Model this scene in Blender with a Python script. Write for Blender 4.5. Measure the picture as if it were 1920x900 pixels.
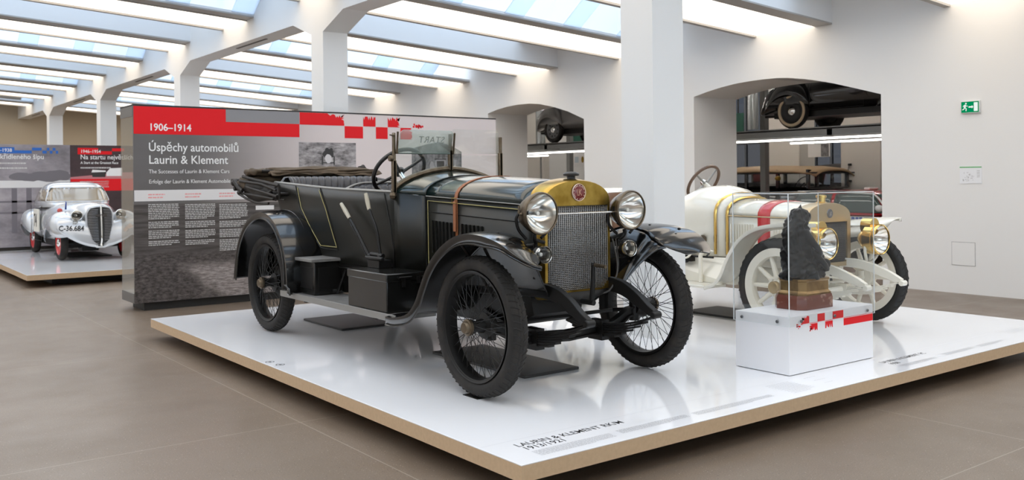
import bpy, bmesh, math, random
from math import sin, cos, pi, radians, sqrt, atan2
from mathutils import Vector, Matrix, noise

SC = bpy.context.scene
COL = SC.collection
for _o in list(bpy.data.objects):
    bpy.data.objects.remove(_o)
random.seed(7)

# ------------------------------------------------------------------ camera
cam_d = bpy.data.cameras.new('camera')
cam = bpy.data.objects.new('camera', cam_d)
COL.objects.link(cam)
SC.camera = cam
cam_d.sensor_width = 36.0
cam_d.lens = 1724.83 / 1920 * 36.0
cam_d.shift_y = -(450 - 336.9) / 1920
cam_d.clip_end = 300
cam_d.dof.use_dof = True
cam_d.dof.focus_distance = 6.4
cam_d.dof.aperture_fstop = 3.6
_yaw, _roll = radians(52.953), radians(0.588)
_f = Vector((cos(_yaw), sin(_yaw), 0)); _r = Vector((sin(_yaw), -cos(_yaw), 0)); _d = Vector((0, 0, -1))
_r2 = cos(_roll) * _r + sin(_roll) * _d
_d2 = -sin(_roll) * _r + cos(_roll) * _d
_m = Matrix((( _r2.x, -_d2.x, -_f.x, 0), (_r2.y, -_d2.y, -_f.y, 0), (_r2.z, -_d2.z, -_f.z, 1.55), (0, 0, 0, 1)))
cam.matrix_world = _m

# ------------------------------------------------------------------ sky, exposure
SC.view_settings.view_transform = 'Standard'
SC.view_settings.look = 'None'
SC.view_settings.gamma = 1.0
SC.view_settings.use_curve_mapping = False
SC.view_settings.exposure = 0.33
SC.cycles.use_denoising = True
SC.cycles.max_bounces = 10
SC.cycles.diffuse_bounces = 6
SC.cycles.glossy_bounces = 5
SC.cycles.transmission_bounces = 8
SC.cycles.transparent_max_bounces = 24
SC.cycles.sample_clamp_indirect = 6.0
SC.cycles.caustics_reflective = False
SC.cycles.caustics_refractive = False
PANEL_STRENGTH = 2.35
SKY_STRENGTH = 2.6
HALL_FILL = 70.0

world = bpy.data.worlds.new('sky')
SC.world = world
world.use_nodes = True
_nt = world.node_tree
_nt.nodes.clear()
_tc = _nt.nodes.new('ShaderNodeTexCoord')
_no = _nt.nodes.new('ShaderNodeTexNoise'); _no.inputs['Scale'].default_value = 3.0; _no.inputs['Detail'].default_value = 5
_rp = _nt.nodes.new('ShaderNodeValToRGB')
_rp.color_ramp.elements[0].position = 0.38; _rp.color_ramp.elements[0].color = (0.60, 0.77, 1.0, 1)
_rp.color_ramp.elements[1].position = 0.62; _rp.color_ramp.elements[1].color = (0.93, 0.965, 1.0, 1)
_bg = _nt.nodes.new('ShaderNodeBackground'); _bg.inputs['Strength'].default_value = SKY_STRENGTH
_ow = _nt.nodes.new('ShaderNodeOutputWorld')
_nt.links.new(_tc.outputs['Generated'], _no.inputs['Vector'])
_nt.links.new(_no.outputs['Fac'], _rp.inputs['Fac'])
_nt.links.new(_rp.outputs['Color'], _bg.inputs['Color'])
_nt.links.new(_bg.outputs['Background'], _ow.inputs['Surface'])

# ------------------------------------------------------------------ materials
MATS = {}
def mat(name, col=(.8, .8, .8), rough=.5, metal=0.0, coat=0.0, spec=.5, bump=None, var=None, emit=None, croug=.05):
    """Principled material; bump=(scale, strength, detail); var=(scale, colour2, lo, hi) mixes a second colour by noise."""
    if name in MATS: return MATS[name]
    m = bpy.data.materials.new(name); m.use_nodes = True
    nt = m.node_tree; b = nt.nodes['Principled BSDF']
    b.inputs['Base Color'].default_value = (*col, 1)
    b.inputs['Roughness'].default_value = rough
    b.inputs['Metallic'].default_value = metal
    b.inputs['Coat Weight'].default_value = coat
    b.inputs['Coat Roughness'].default_value = croug
    b.inputs['Specular IOR Level'].default_value = spec
    if emit:
        b.inputs['Emission Color'].default_value = (*emit[0], 1); b.inputs['Emission Strength'].default_value = emit[1]
    if bump or var:
        tc = nt.nodes.new('ShaderNodeTexCoord')
    if var:
        n = nt.nodes.new('ShaderNodeTexNoise'); n.inputs['Scale'].default_value = var[0]; n.inputs['Detail'].default_value = 6
        r = nt.nodes.new('ShaderNodeMapRange'); r.inputs[1].default_value = var[2]; r.inputs[2].default_value = var[3]
        x = nt.nodes.new('ShaderNodeMix'); x.data_type = 'RGBA'
        x.inputs[6].default_value = (*col, 1); x.inputs[7].default_value = (*var[1], 1)
        nt.links.new(tc.outputs['Object'], n.inputs['Vector']); nt.links.new(n.outputs['Fac'], r.inputs[0])
        nt.links.new(r.outputs[0], x.inputs[0]); nt.links.new(x.outputs[2], b.inputs['Base Color'])
    if bump:
        n = nt.nodes.new('ShaderNodeTexNoise'); n.inputs['Scale'].default_value = bump[0]; n.inputs['Detail'].default_value = bump[2] if len(bump) > 2 else 4
        u = nt.nodes.new('ShaderNodeBump'); u.inputs['Strength'].default_value = bump[1]; u.inputs['Distance'].default_value = .01
        nt.links.new(tc.outputs['Object'], n.inputs['Vector']); nt.links.new(n.outputs['Fac'], u.inputs['Height'])
        nt.links.new(u.outputs['Normal'], b.inputs['Normal'])
    MATS[name] = m
    return m

def glass(name, tint=(.96, .98, .97), gloss=.9, rough=.0, ior=1.45, haze=0.0, hazecol=(.8, .82, .8)):
    """Thin pane: clear transmission plus a Fresnel mirror, optionally a pale diffuse haze."""
    if name in MATS: return MATS[name]
    m = bpy.data.materials.new(name); m.use_nodes = True
    nt = m.node_tree; nt.nodes.clear()
    o = nt.nodes.new('ShaderNodeOutputMaterial'); t = nt.nodes.new('ShaderNodeBsdfTransparent'); t.inputs[0].default_value = (*tint, 1)
    g = nt.nodes.new('ShaderNodeBsdfGlossy'); g.inputs['Roughness'].default_value = rough
    f = nt.nodes.new('ShaderNodeLayerWeight'); f.inputs[0].default_value = .5
    p5 = nt.nodes.new('ShaderNodeMath'); p5.operation = 'POWER'; p5.inputs[1].default_value = 5
    sc = nt.nodes.new('ShaderNodeMath'); sc.operation = 'MULTIPLY_ADD'; sc.inputs[1].default_value = .96; sc.inputs[2].default_value = .04
    nt.links.new(f.outputs['Facing'], p5.inputs[0]); nt.links.new(p5.outputs[0], sc.inputs[0])
    k = nt.nodes.new('ShaderNodeMath'); k.operation = 'MULTIPLY'; k.inputs[1].default_value = gloss
    x = nt.nodes.new('ShaderNodeMixShader')
    nt.links.new(sc.outputs[0], k.inputs[0]); nt.links.new(k.outputs[0], x.inputs[0])
    nt.links.new(t.outputs[0], x.inputs[1]); nt.links.new(g.outputs[0], x.inputs[2])
    last = x
    if haze:
        d = nt.nodes.new('ShaderNodeBsdfDiffuse'); d.inputs[0].default_value = (*hazecol, 1)
        x2 = nt.nodes.new('ShaderNodeMixShader'); x2.inputs[0].default_value = haze
        nt.links.new(x.outputs[0], x2.inputs[1]); nt.links.new(d.outputs[0], x2.inputs[2]); last = x2
    nt.links.new(last.outputs[0], o.inputs[0])
    MATS[name] = m
    return m

def emis(name, col, s):
    if name in MATS: return MATS[name]
    m = bpy.data.materials.new(name); m.use_nodes = True
    nt = m.node_tree; nt.nodes.clear()
    o = nt.nodes.new('ShaderNodeOutputMaterial'); e = nt.nodes.new('ShaderNodeEmission')
    e.inputs[0].default_value = (*col, 1); e.inputs[1].default_value = s
    nt.links.new(e.outputs[0], o.inputs[0]); MATS[name] = m
    return m

# ------------------------------------------------------------------ mesh builder
class MB:
    def __init__(s): s.bm = bmesh.new(); s.mi = 0
    def f(s, vs):
        try: fa = s.bm.faces.new(vs)
        except ValueError: return None
        fa.material_index = s.mi; fa.smooth = True
        return fa
    def poly(s, pts): return s.f([s.bm.verts.new(p) for p in pts])
    def box(s, x0, x1, y0, y1, z0, z1, M=None):
        v = [Vector((x, y, z)) for z in (z0, z1) for y in (y0, y1) for x in (x0, x1)]
        if M: v = [M @ p for p in v]
        v = [s.bm.verts.new(p) for p in v]
        for q in ((0, 2, 3, 1), (4, 5, 7, 6), (0, 1, 5, 4), (2, 6, 7, 3), (0, 4, 6, 2), (1, 3, 7, 5)): s.f([v[i] for i in q])
        return s
    def hexa(s, p):
        v = [s.bm.verts.new(q) for q in p]
        for q in ((0, 2, 3, 1), (4, 5, 7, 6), (0, 1, 5, 4), (2, 6, 7, 3), (0, 4, 6, 2), (1, 3, 7, 5)): s.f([v[i] for i in q])
        return s
    def grid(s, rows, cu=False, cv=False, capa=False, capb=False):
        V = [[s.bm.verts.new(p) for p in r] for r in rows]
        n, m = len(V), len(V[0])
        for i in range(n if cu else n - 1):
            for j in range(m if cv else m - 1):
                a, b, c, d = V[i][j], V[i][(j + 1) % m], V[(i + 1) % n][(j + 1) % m], V[(i + 1) % n][j]
                s.f([a, b, c, d])
        if capa: s.f(list(reversed(V[0])))
        if capb: s.f(V[-1])
        return s
    def tube(s, pts, r=.01, seg=8, closed=False, caps=True, flat=1.0):
        pts = [Vector(p) for p in pts]; n = len(pts)
        rr = r if isinstance(r, (list, tuple)) else [r] * n
        rows = []; up = None
        for i, p in enumerate(pts):
            a = pts[i - 1] if (i > 0 or closed) else p; b = pts[(i + 1) % n] if (i < n - 1 or closed) else p
            t = (b - a).normalized()
            if up is None:
                up = Vector((0, 0, 1)) if abs(t.z) < .9 else Vector((1, 0, 0))
            u = t.cross(up)
            if u.length < 1e-6: u = t.orthogonal()
            u.normalize(); w = u.cross(t).normalized(); up = w
            rows.append([p + rr[i] * (cos(2 * pi * k / seg) * u * flat + sin(2 * pi * k / seg) * w) for k in range(seg)])
        return s.grid(rows, cu=closed, cv=True, capa=caps and not closed, capb=caps and not closed)
    def lathe(s, prof, o=(0, 0, 0), ax='X', seg=32, caps=False, sx=1.0, M=None):
        """prof = [(radius, along)] about axis ax through o."""
        rows = []
        for r, h in prof:
            row = []
            for k in range(seg):
                a = 2 * pi * k / seg; c, d = r * cos(a), r * sin(a) * sx
                q = {'X': (h, c, d), 'Y': (d, h, c), 'Z': (c, d, h)}[ax]
                q = Vector(q)
                if M: q = M @ q
                row.append(q + Vector(o))
            rows.append(row)
        return s.grid(rows, cv=True, capa=caps, capb=caps)
    def sphere(s, c, r, seg=12, sc=(1, 1, 1)):
        n = max(4, seg // 2)
        rows = [[Vector((c[0] + r * sc[0] * sin(pi * i / n) * cos(2 * pi * k / seg), c[1] + r * sc[1] * sin(pi * i / n) * sin(2 * pi * k / seg), c[2] + r * sc[2] * cos(pi * i / n))) for k in range(seg)] for i in range(1, n)]
        s.grid(rows, cv=True)
        s.bm.verts.ensure_lookup_table()
        t = s.bm.verts.new((c[0], c[1], c[2] + r * sc[2])); b = s.bm.verts.new((c[0], c[1], c[2] - r * sc[2]))
        base = len(s.bm.verts) - 2 - (n - 1) * seg
        s.bm.verts.ensure_lookup_table()
        for k in range(seg):
            s.f([t, s.bm.verts[base + k], s.bm.verts[base + (k + 1) % seg]])
            e = base + (n - 2) * seg
            s.f([b, s.bm.verts[e + (k + 1) % seg], s.bm.verts[e + k]])
        return s
    def prism(s, poly, off):
        """poly: 3-D outline; extruded by the vector off."""
        off = Vector(off)
        a = [s.bm.verts.new(p) for p in poly]; b = [s.bm.verts.new(Vector(p) + off) for p in poly]
        n = len(a)
        s.f(a); s.f(list(reversed(b)))
        for i in range(n): s.f([a[i], b[i], b[(i + 1) % n], a[(i + 1) % n]])
        return s
    def out(s, name, m, parent=None, bevel=0, bseg=2, solid=0, sub=0, sharp=35, weld=True, loc=None, rot=None, soff=-1):
        if weld: bmesh.ops.remove_doubles(s.bm, verts=s.bm.verts, dist=1e-5)
        bmesh.ops.recalc_face_normals(s.bm, faces=s.bm.faces)
        me = bpy.data.meshes.new(name); s.bm.to_mesh(me); s.bm.free()
        for x in (m if isinstance(m, (list, tuple)) else [m]): me.materials.append(x)
        if sharp and not sub: me.set_sharp_from_angle(angle=radians(sharp))
        o = bpy.data.objects.new(name, me); COL.objects.link(o)
        if parent: o.parent = parent
        if loc: o.location = loc
        if rot: o.rotation_euler = rot
        if sub:
            q = o.modifiers.new('s', 'SUBSURF'); q.levels = sub; q.render_levels = sub
        if solid:
            q = o.modifiers.new('t', 'SOLIDIFY'); q.thickness = solid; q.offset = soff; q.use_even_offset = False
        if bevel:
            q = o.modifiers.new('b', 'BEVEL'); q.width = bevel; q.segments = bseg; q.limit_method = 'ANGLE'; q.angle_limit = radians(40); q.harden_normals = False
        return o

def tag(o, label=None, cat=None, group=None, kind=None):
    if label: o['label'] = label
    if cat: o['category'] = cat
    if group: o['group'] = group
    if kind: o['kind'] = kind
    return o
def thing(name, label, cat, loc=(0, 0, 0), rz=0, group=None):
    o = bpy.data.objects.new(name, None); COL.objects.link(o)
    o.location = loc; o.rotation_euler = (0, 0, rz); o.empty_display_size = .1
    return tag(o, label, cat, group)
def struct(o): o['kind'] = 'structure'; return o
def copy_tree(o, parent=None):
    c = o.copy(); COL.objects.link(c)
    if parent: c.parent = parent
    for ch in list(o.children): copy_tree(ch, c)
    return c
def text(name, body, size, m, M, parent=None, ext=.0008, align='LEFT', spacing=1.0, sx=1.0, bold=0):
    """Raised lettering: M places the text plane (x along the line, y up the letters)."""
    cu = bpy.data.curves.new(name, 'FONT'); cu.body = body; cu.size = size; cu.extrude = ext; cu.align_x = align
    cu.space_character = spacing; cu.offset = bold; cu.resolution_u = 3
    cu.materials.append(m)
    tmp = bpy.data.objects.new(name, cu); COL.objects.link(tmp)
    bpy.context.view_layer.update()
    me = bpy.data.meshes.new_from_object(tmp.evaluated_get(bpy.context.evaluated_depsgraph_get()))
    bpy.data.objects.remove(tmp); me.name = name
    o = bpy.data.objects.new(name, me); COL.objects.link(o)
    o.parent = parent
    o.matrix_local = M @ Matrix.Diagonal((sx, 1, 1, 1))
    return o
def frame(o, x, y):
    """Matrix with origin o, local x and y axes (z = x cross y)."""
    x = Vector(x).normalized(); y = Vector(y).normalized(); z = x.cross(y)
    return Matrix(((x.x, y.x, z.x, o[0]), (x.y, y.y, z.y, o[1]), (x.z, y.z, z.z, o[2]), (0, 0, 0, 1)))
def lerp(a, b, t): return a + (b - a) * t
def interp(x, pts):
    if x <= pts[0][0]: return pts[0][1]
    for (a, b), (c, d) in zip(pts, pts[1:]):
        if x <= c: return b + (d - b) * (x - a) / (c - a)
    return pts[-1][1]
def spline(pts, n):
    """Catmull-Rom through pts (tuples of any length), n samples per span."""
    out = []
    P = [pts[0]] + list(pts) + [pts[-1]]
    for i in range(1, len(P) - 2):
        for k in range(n):
            t = k / n; p0, p1, p2, p3 = P[i - 1], P[i], P[i + 1], P[i + 2]
            out.append(tuple(.5 * (2 * b + (c - a) * t + (2 * a - 5 * b + 4 * c - d) * t * t + (3 * b - 3 * c + d - a) * t ** 3) for a, b, c, d in zip(p0, p1, p2, p3)))
    out.append(tuple(pts[-1]))
    return out

WHITE = mat('white_plaster', (.80, .785, .76), .75, bump=(60, .05), spec=.2)
COLWHITE = mat('white_paint', (.80, .80, .79), .6, spec=.3)
BEIGE = mat('beige_plaster', (.50, .42, .31), .8, spec=.2)
BLACKP = mat('matt_black', (.015, .015, .015), .55)
DARKGREY = mat('dark_grey', (.09, .085, .08), .5)
STEEL = mat('grey_steel', (.30, .30, .29), .4, metal=.6)
CHROME = mat('chrome', (.82, .82, .80), .08, metal=1)
GLASS = glass('clear_glass')
# ================================================================== the hall
XB0, XB1 = 5.6, 5.975          # beam and pillar faces
XW, XW2 = 11.94, 13.05         # arched wall, near and far face
S = 3.1431; Y0 = 15.628        # spacing of the ceiling strips, far edge of strip 0
ZL = lambda x: 4.20 - .0631 * (x - 5.6)      # underside of the ceiling strips, falling to the arched wall

# floor: ground concrete with saw joints
def floor_mat():
    m = bpy.data.materials.new('ground_concrete'); m.use_nodes = True
    nt = m.node_tree; b = nt.nodes['Principled BSDF']; L = nt.links.new
    g = nt.nodes.new('ShaderNodeNewGeometry'); sp = nt.nodes.new('ShaderNodeSeparateXYZ'); L(g.outputs['Position'], sp.inputs[0])
    def mth(op, a, c=None, d=None):
        n = nt.nodes.new('ShaderNodeMath'); n.operation = op
        for i, v in enumerate((a, c, d)):
            if v is None: continue
            if isinstance(v, (int, float)): n.inputs[i].default_value = v
            else: L(v, n.inputs[i])
        return n.outputs[0]
    def joint(co, off, w):
        q = mth('SUBTRACT', co, off - 313.5)
        q = mth('MODULO', q, 3.135)
        q = mth('SUBTRACT', q, 3.135 / 2); q = mth('ABSOLUTE', q); q = mth('SUBTRACT', 3.135 / 2, q)
        return mth('LESS_THAN', q, w)
    j = mth('MAXIMUM', joint(sp.outputs[0], 2.47, .0035), joint(sp.outputs[1], 2.43, .0035))
    def noi(s, d, lo, hi):
        n = nt.nodes.new('ShaderNodeTexNoise'); n.inputs['Scale'].default_value = s; n.inputs['Detail'].default_value = d
        L(g.outputs['Position'], n.inputs['Vector'])
        r = nt.nodes.new('ShaderNodeMapRange'); r.inputs[1].default_value = lo; r.inputs[2].default_value = hi
        L(n.outputs['Fac'], r.inputs[0]); return r.outputs[0]
    def mix(f, a, c):
        x = nt.nodes.new('ShaderNodeMix'); x.data_type = 'RGBA'
        for i, v in ((0, f), (6, a), (7, c)):
            if isinstance(v, tuple): x.inputs[i].default_value = (*v, 1)
            else: L(v, x.inputs[i])
        return x.outputs[2]
    c = mix(noi(.8, 4, .35, .65), (.166, .125, .091), (.194, .148, .110))
    c = mix(noi(130, 2, .42, .72), c, (.128, .095, .068))
    c = mix(noi(95, 1, .70, .74), c, (.40, .34, .27))
    c = mix(noi(75, 1, .71, .75), c, (.06, .046, .036))
    c = mix(j, c, (.29, .245, .195))
    L(c, b.inputs['Base Color'])
    L(noi(2.0, 3, .3, .7), nt.nodes.new('ShaderNodeMath').inputs[0])
    rr = nt.nodes.new('ShaderNodeMapRange'); rr.inputs[3].default_value = .30; rr.inputs[4].default_value = .46
    L(noi(1.5, 4, .3, .7), rr.inputs[0]); L(rr.outputs[0], b.inputs['Roughness'])
    b.inputs['Specular IOR Level'].default_value = .45
    return m
FLOORM = floor_mat()
struct(MB().box(-7.2, 28, -6.4, 40, -.15, 0).out('floor', FLOORM))

# arched wall between the two halls
def arch_wall():
    b = MB()
    def arch(yl, yr, curve):
        # curve: (Y, z) from the far springing to the near one
        return curve
    A1 = [(10.648, 2.93), (10.36, 2.99), (10.06, 3.04), (9.76, 3.075), (9.48, 3.09), (9.2, 3.095), (8.94, 3.09), (8.74, 3.075), (8.45, 3.03), (8.2, 2.98), (7.95, 2.92), (7.6, 2.82), (7.19, 2.70)]
    A2 = [(y + (16.684 - 10.648) * 1.0, z) for y, z in A1]
    A2 = [(16.684, 3.03), (16.35, 3.09), (16.0, 3.13), (15.6, 3.15), (15.2, 3.145), (14.85, 3.11), (14.4, 3.02), (13.95, 2.90), (13.47, 2.72)]
    A3 = [(y + 12.5, z) for y, z in A1]
    top = 5.2
    segs = []
    ys = [-6.4]
    b_out = []
    def slab(y0, y1, z0, z1): b.box(XW, XW2, y0, y1, z0, z1)
    cur = 40.0
    for A in (A3, A2, A1):
        yl, yr = A[0][0], A[-1][0]
        slab(yl, cur, 0, top)
        for (ya, za), (yb, zb) in zip(A, A[1:]):
            b.hexa([(XW, yb, zb), (XW2, yb, zb), (XW, ya, za), (XW2, ya, za), (XW, yb, top), (XW2, yb, top), (XW, ya, top), (XW2, ya, top)])
        cur = yr
    slab(-6.4, cur, 0, top)
    return struct(b.out('wall_right', WHITE, sharp=25))
arch_wall()
struct(MB().box(-7.2, XW, 36, 36.3, 0, 7).out('wall_back', BEIGE))
struct(MB().box(-7.3, -7.0, -6.4, 40, 0, 7).out('wall_left', WHITE))
b = MB()
fw = [(-6.0, -1.0), (0.0, 5.0), (6.4, 11.4)]  # unseen windows behind the camera, added to brighten the faces turned toward them
cur = -7.3
for a_, c_ in fw:
    b.box(cur, a_, -6.7, -6.4, 0, 7); b.box(a_, c_, -6.7, -6.4, 0, .9); b.box(a_, c_, -6.7, -6.4, 3.5, 7); cur = c_
b.box(cur, 28.1, -6.7, -6.4, 0, 7)
struct(b.out('wall_front', WHITE))
for i_, (a_, c_) in enumerate(fw):
    w = MB()
    for k_ in range(5): x_ = lerp(a_, c_ - .07, k_ / 4); w.box(x_, x_ + .07, -6.58, -6.5, .9, 3.5)
    for z_ in (.9, 2.2, 3.43): w.box(a_, c_, -6.575, -6.505, z_, z_ + .07)
    w = struct(w.out('window_%d' % (61 + i_), COLWHITE))
    MB().box(a_, c_, -6.545, -6.535, .9, 3.5).out('window_glass', GLASS, w)

# pillar row with haunched beam
def pillars_and_beam():
    cy = [11.73 + .19 + 6.2862 * k for k in range(-2, 4)]
    for i, c in enumerate(cy):
        b = MB()
        h = .19
        zb, zt = 3.63, 3.85
        outline = [(c - h, .0), (c - h, zb), (c - h - .62, zt), (c - h - .62, 3.8499), (c + h + .62, 3.8499), (c + h + .62, zt), (c + h, zb), (c + h, 0)]
        b.prism([(XB0, y, z) for y, z in outline], (XB1 - XB0, 0, 0))
        struct(b.out('pillar', COLWHITE, bevel=.012, sharp=30))
    b = MB()
    b.box(XB0, XB1, -6.4, 36, 3.85, 6.2)
    struct(b.out('ceiling_beam', COLWHITE))
    v = MB()
    for i, c in enumerate(cy):
        v.box(5.74, 5.78, c + 2.2, c + 3.5, 3.842, 3.8495)
    struct(v.out('ceiling_beam_vent_slots', DARKGREY))
pillars_and_beam()

# ceiling: strip boxes carrying luminous panels, skylights between
CEILM = mat('ceiling_white', (.80, .81, .82), .7, spec=.2)
STRIPM = mat('strip_edge_grey', (.42, .40, .38), .6)
def hx(b, x0, x1, y0, y1, h0, h1, h0b=None, h1b=None):
    """Box whose underside and top follow the roof slope; heights h0..h1 above ZL; optional other heights on the far Y side."""
    h0b = h0 if h0b is None else h0b; h1b = h1 if h1b is None else h1b
    b.hexa([(x0, y0, ZL(x0) + h0), (x1, y0, ZL(x1) + h0), (x0, y1, ZL(x0) + h0b), (x1, y1, ZL(x1) + h0b),
            (x0, y0, ZL(x0) + h1), (x1, y0, ZL(x1) + h1), (x0, y1, ZL(x0) + h1b), (x1, y1, ZL(x1) + h1b)])
def frosted(name, col):
    m = bpy.data.materials.new(name); m.use_nodes = True
    nt = m.node_tree; nt.nodes.clear()
    o = nt.nodes.new('ShaderNodeOutputMaterial'); a = nt.nodes.new('ShaderNodeBsdfTranslucent'); d = nt.nodes.new('ShaderNodeBsdfDiffuse'); x = nt.nodes.new('ShaderNodeMixShader')
    a.inputs[0].default_value = (*col, 1); d.inputs[0].default_value = (*col, 1); x.inputs[0].default_value = .25
    nt.links.new(a.outputs[0], x.inputs[1]); nt.links.new(d.outputs[0], x.inputs[2]); nt.links.new(x.outputs[0], o.inputs[0])
    return m
LIGHTM = emis('luminous_panel', (1.0, .90, .78), PANEL_STRENGTH)
SKYGLASS = glass('skylight_glass', (.93, .97, 1.0), .8)
BARM = frosted('frosted_blind', (.86, .905, .96))
ORD = ['first', 'second', 'third', 'fourth', 'fifth', 'sixth', 'seventh', 'eighth', 'ninth', 'tenth', 'eleventh', 'twelfth', 'thirteenth']
RIDGE = 1.25
def bay(x0, x1, ks, parity, rightbay):
    b = MB()
    ks = list(ks)
    sl = x1 - 1.0 if rightbay else x1      # skylights stop short of the arched wall
    for i, k in enumerate(ks):
        far = Y0 + S * k; near = far - 1.38; fb = far + .07
        tall = (k % 2 == parity)
        top = RIDGE if tall else .05
        hx(b, x0, x1, near, fb, 0.012, top)
        # gap on the near side of this strip
        g0 = near - (S - 1.45); g1 = near
        if rightbay: hx(b, sl, x1, g0, g1, .40, .5)
        if tall:   # plain upstand, flat glazing on top
            hx(b, x0, x1, g0 - .06, g0, .1, RIDGE)
        ws = []
        pane = MB(); bars = MB()
        if tall:
            hx(pane, x0, sl, g0, g1, RIDGE - .03, RIDGE - .02)
            n = int((sl - x0) / .8)
            for j in range(n + 1):
                xx = lerp(x0, sl - .05, j / n); hx(bars, xx, xx + .05, g0, g1, RIDGE - .09, RIDGE - .01)
        else:      # glazing falls from the ridge of the strip before to the edge of this one
            hx(pane, x0, sl, g0, g1, RIDGE - .03, RIDGE - .02, .052, .06)
            n = int((sl - x0) / 1.05)
            for j in range(n + 1):
                xx = lerp(x0, sl - .36, j / n); hx(bars, xx, xx + .36, g0, g1, RIDGE - .055, RIDGE - .035, .026, .046)
        w = struct(bars.out('window_%d' % (i + 1 + (20 if rightbay else 0)), BARM))
        p = pane.out('window_glass', SKYGLASS, w)
        # the luminous panel itself
        base = -3 if rightbay else -1
        post = 'the big front pillar, ending on the arched wall' if rightbay else 'the pillar behind the exhibition panel, over the open floor'
        if k == base: label = 'luminous ceiling strip level with ' + post
        elif k > base: label = '%s luminous ceiling strip beyond %s' % (ORD[k - base - 1], post)
        else: label = '%s luminous ceiling strip before %s' % (ORD[base - k - 1], post)
        t = thing('ceiling_light', label, 'ceiling light', (x0, far, ZL(x0)), 0, 'luminous ceiling strips')
        d = MB(); nearl = -1.10
        dz = ZL(x1) - ZL(x0); Lx = x1 - x0
        def q(bb, ya, yb, za, zb):
            bb.hexa([(0, ya, za), (Lx, ya, dz + za), (0, yb, za), (Lx, yb, dz + za), (0, ya, zb), (Lx, ya, dz + zb), (0, yb, zb), (Lx, yb, dz + zb)])
        q(d, nearl, -.015, .002, .010)
        d.out('diffuser', LIGHTM, t)
        e = MB(); q(e, -.015, .075, -.03, .011); q(e, -1.385, nearl, -.012, .011)
        if not rightbay: q(e, nearl - .0, nearl + .02, -.03, .011)
        e.out('frame', STRIPM, t)
        # end gap beyond the last strip
    far = Y0 + S * ks[-1] + .07
    hx(b, x0, x1, far, 36.2, .3, .4)
    near = Y0 + S * ks[0] - 1.38 - (S - 1.45)
    hx(b, x0, x1, -6.5, near, .3, .4)
    c = b.out('ceiling' if rightbay else 'ceiling_far_bay', CEILM)
    struct(c)
bay(XB1, XW, range(-5, 7), 0, True)
bay(-7.0, XB0, range(-5, 7), 1, False)

# back hall beyond the arches
HALLW = mat('hall_wall', (.66, .62, .57), .8)
HALLDARK = mat('hall_dark_steel', (.12, .125, .13), .5)
b = MB(); XH = 22.5
wins = [(8.0, 10.0), (11.4, 13.1), (14.6, 16.2), (17.4, 19.5), (22.0, 24.4)]
cur = 2.0
for a, c in wins:
    b.box(XH, XH + .3, cur, a, 0, 5.6); b.box(XH, XH + .3, a, c, 4.6, 5.6); b.box(XH, XH + .3, a, c, 0, .7); cur = c
b.box(XH, XH + .3, cur, 34, 0, 5.6)
struct(b.out('wall_back_hall', HALLW))
struct(MB().box(XW2, 28, 0.9, 1.2, 0, 5.6).out('wall_hall_side', HALLW))
struct(MB().box(XW2, 28, 33.5, 33.8, 0, 5.6).out('wall_hall_end', HALLW))
struct(MB().box(XW - .0, 28, -6.4, 40, 5.6, 5.8).out('ceiling_back_hall', mat('hall_ceiling', (.16, .16, .165), .7)))
MULL = mat('window_mullion', (.10, .11, .13), .5)
for i, (a, c) in enumerate(wins):
    w = MB()
    w.box(XH + .1, XH + .18, a, c, .7, .78); w.box(XH + .1, XH + .18, a, c, 4.52, 4.6); w.box(XH + .1, XH + .18, a, c, 2.55, 2.62)
    n = 3
    for j in range(n + 1):
        yy = lerp(a, c - .07, j / n); w.box(XH + .1, XH + .18, yy, yy + .07, .7, 4.6)
    o = struct(w.out('window_%d' % (41 + i), MULL))
    MB().box(XH + .13, XH + .14, a, c, .7, 4.6).out('window_glass', glass('hall_glass', (.165, .165, .17), .7), o)
for y0_, y1_ in ((10.98, 11.95), (13.02, 13.98), (22.45, 23.4), (6.2, 7.1), (26.5, 27.4)):
    struct(MB().box(18.2, 18.8, y0_, y1_, 0, 5.6).out('pillar', HALLW, bevel=.02))
struct(MB().box(18.3, 18.42, 19.2, 22.3, 0, 3.0).out('wall_partition', mat('partition_white', (.72, .71, .70), .7)))
for x in (15.6, 17.2, 19.4, 21.2):
    struct(MB().box(x, x + .22, 1.2, 33.5, 4.5, 4.95).out('ceiling_beam', HALLDARK))
# ================================================================== displays
PWHITE = mat('platform_white', (.855, .855, .87), .09, spec=.5, coat=.3)
PWOOD = mat('platform_edge_wood', (.60, .43, .27), .5, var=(40, (.54, .38, .235), .3, .7))
PRINT = mat('print_black', (.012, .012, .014), .4)
PRINTGREY = mat('print_grey', (.22, .22, .23), .5)
RED = mat('graphic_red', (.76, .012, .018), .5, spec=.22)
BLUE = mat('graphic_blue', (.015, .13, .50), .42)
LETTER = mat('letter_white', (.86, .86, .85), .5)

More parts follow.
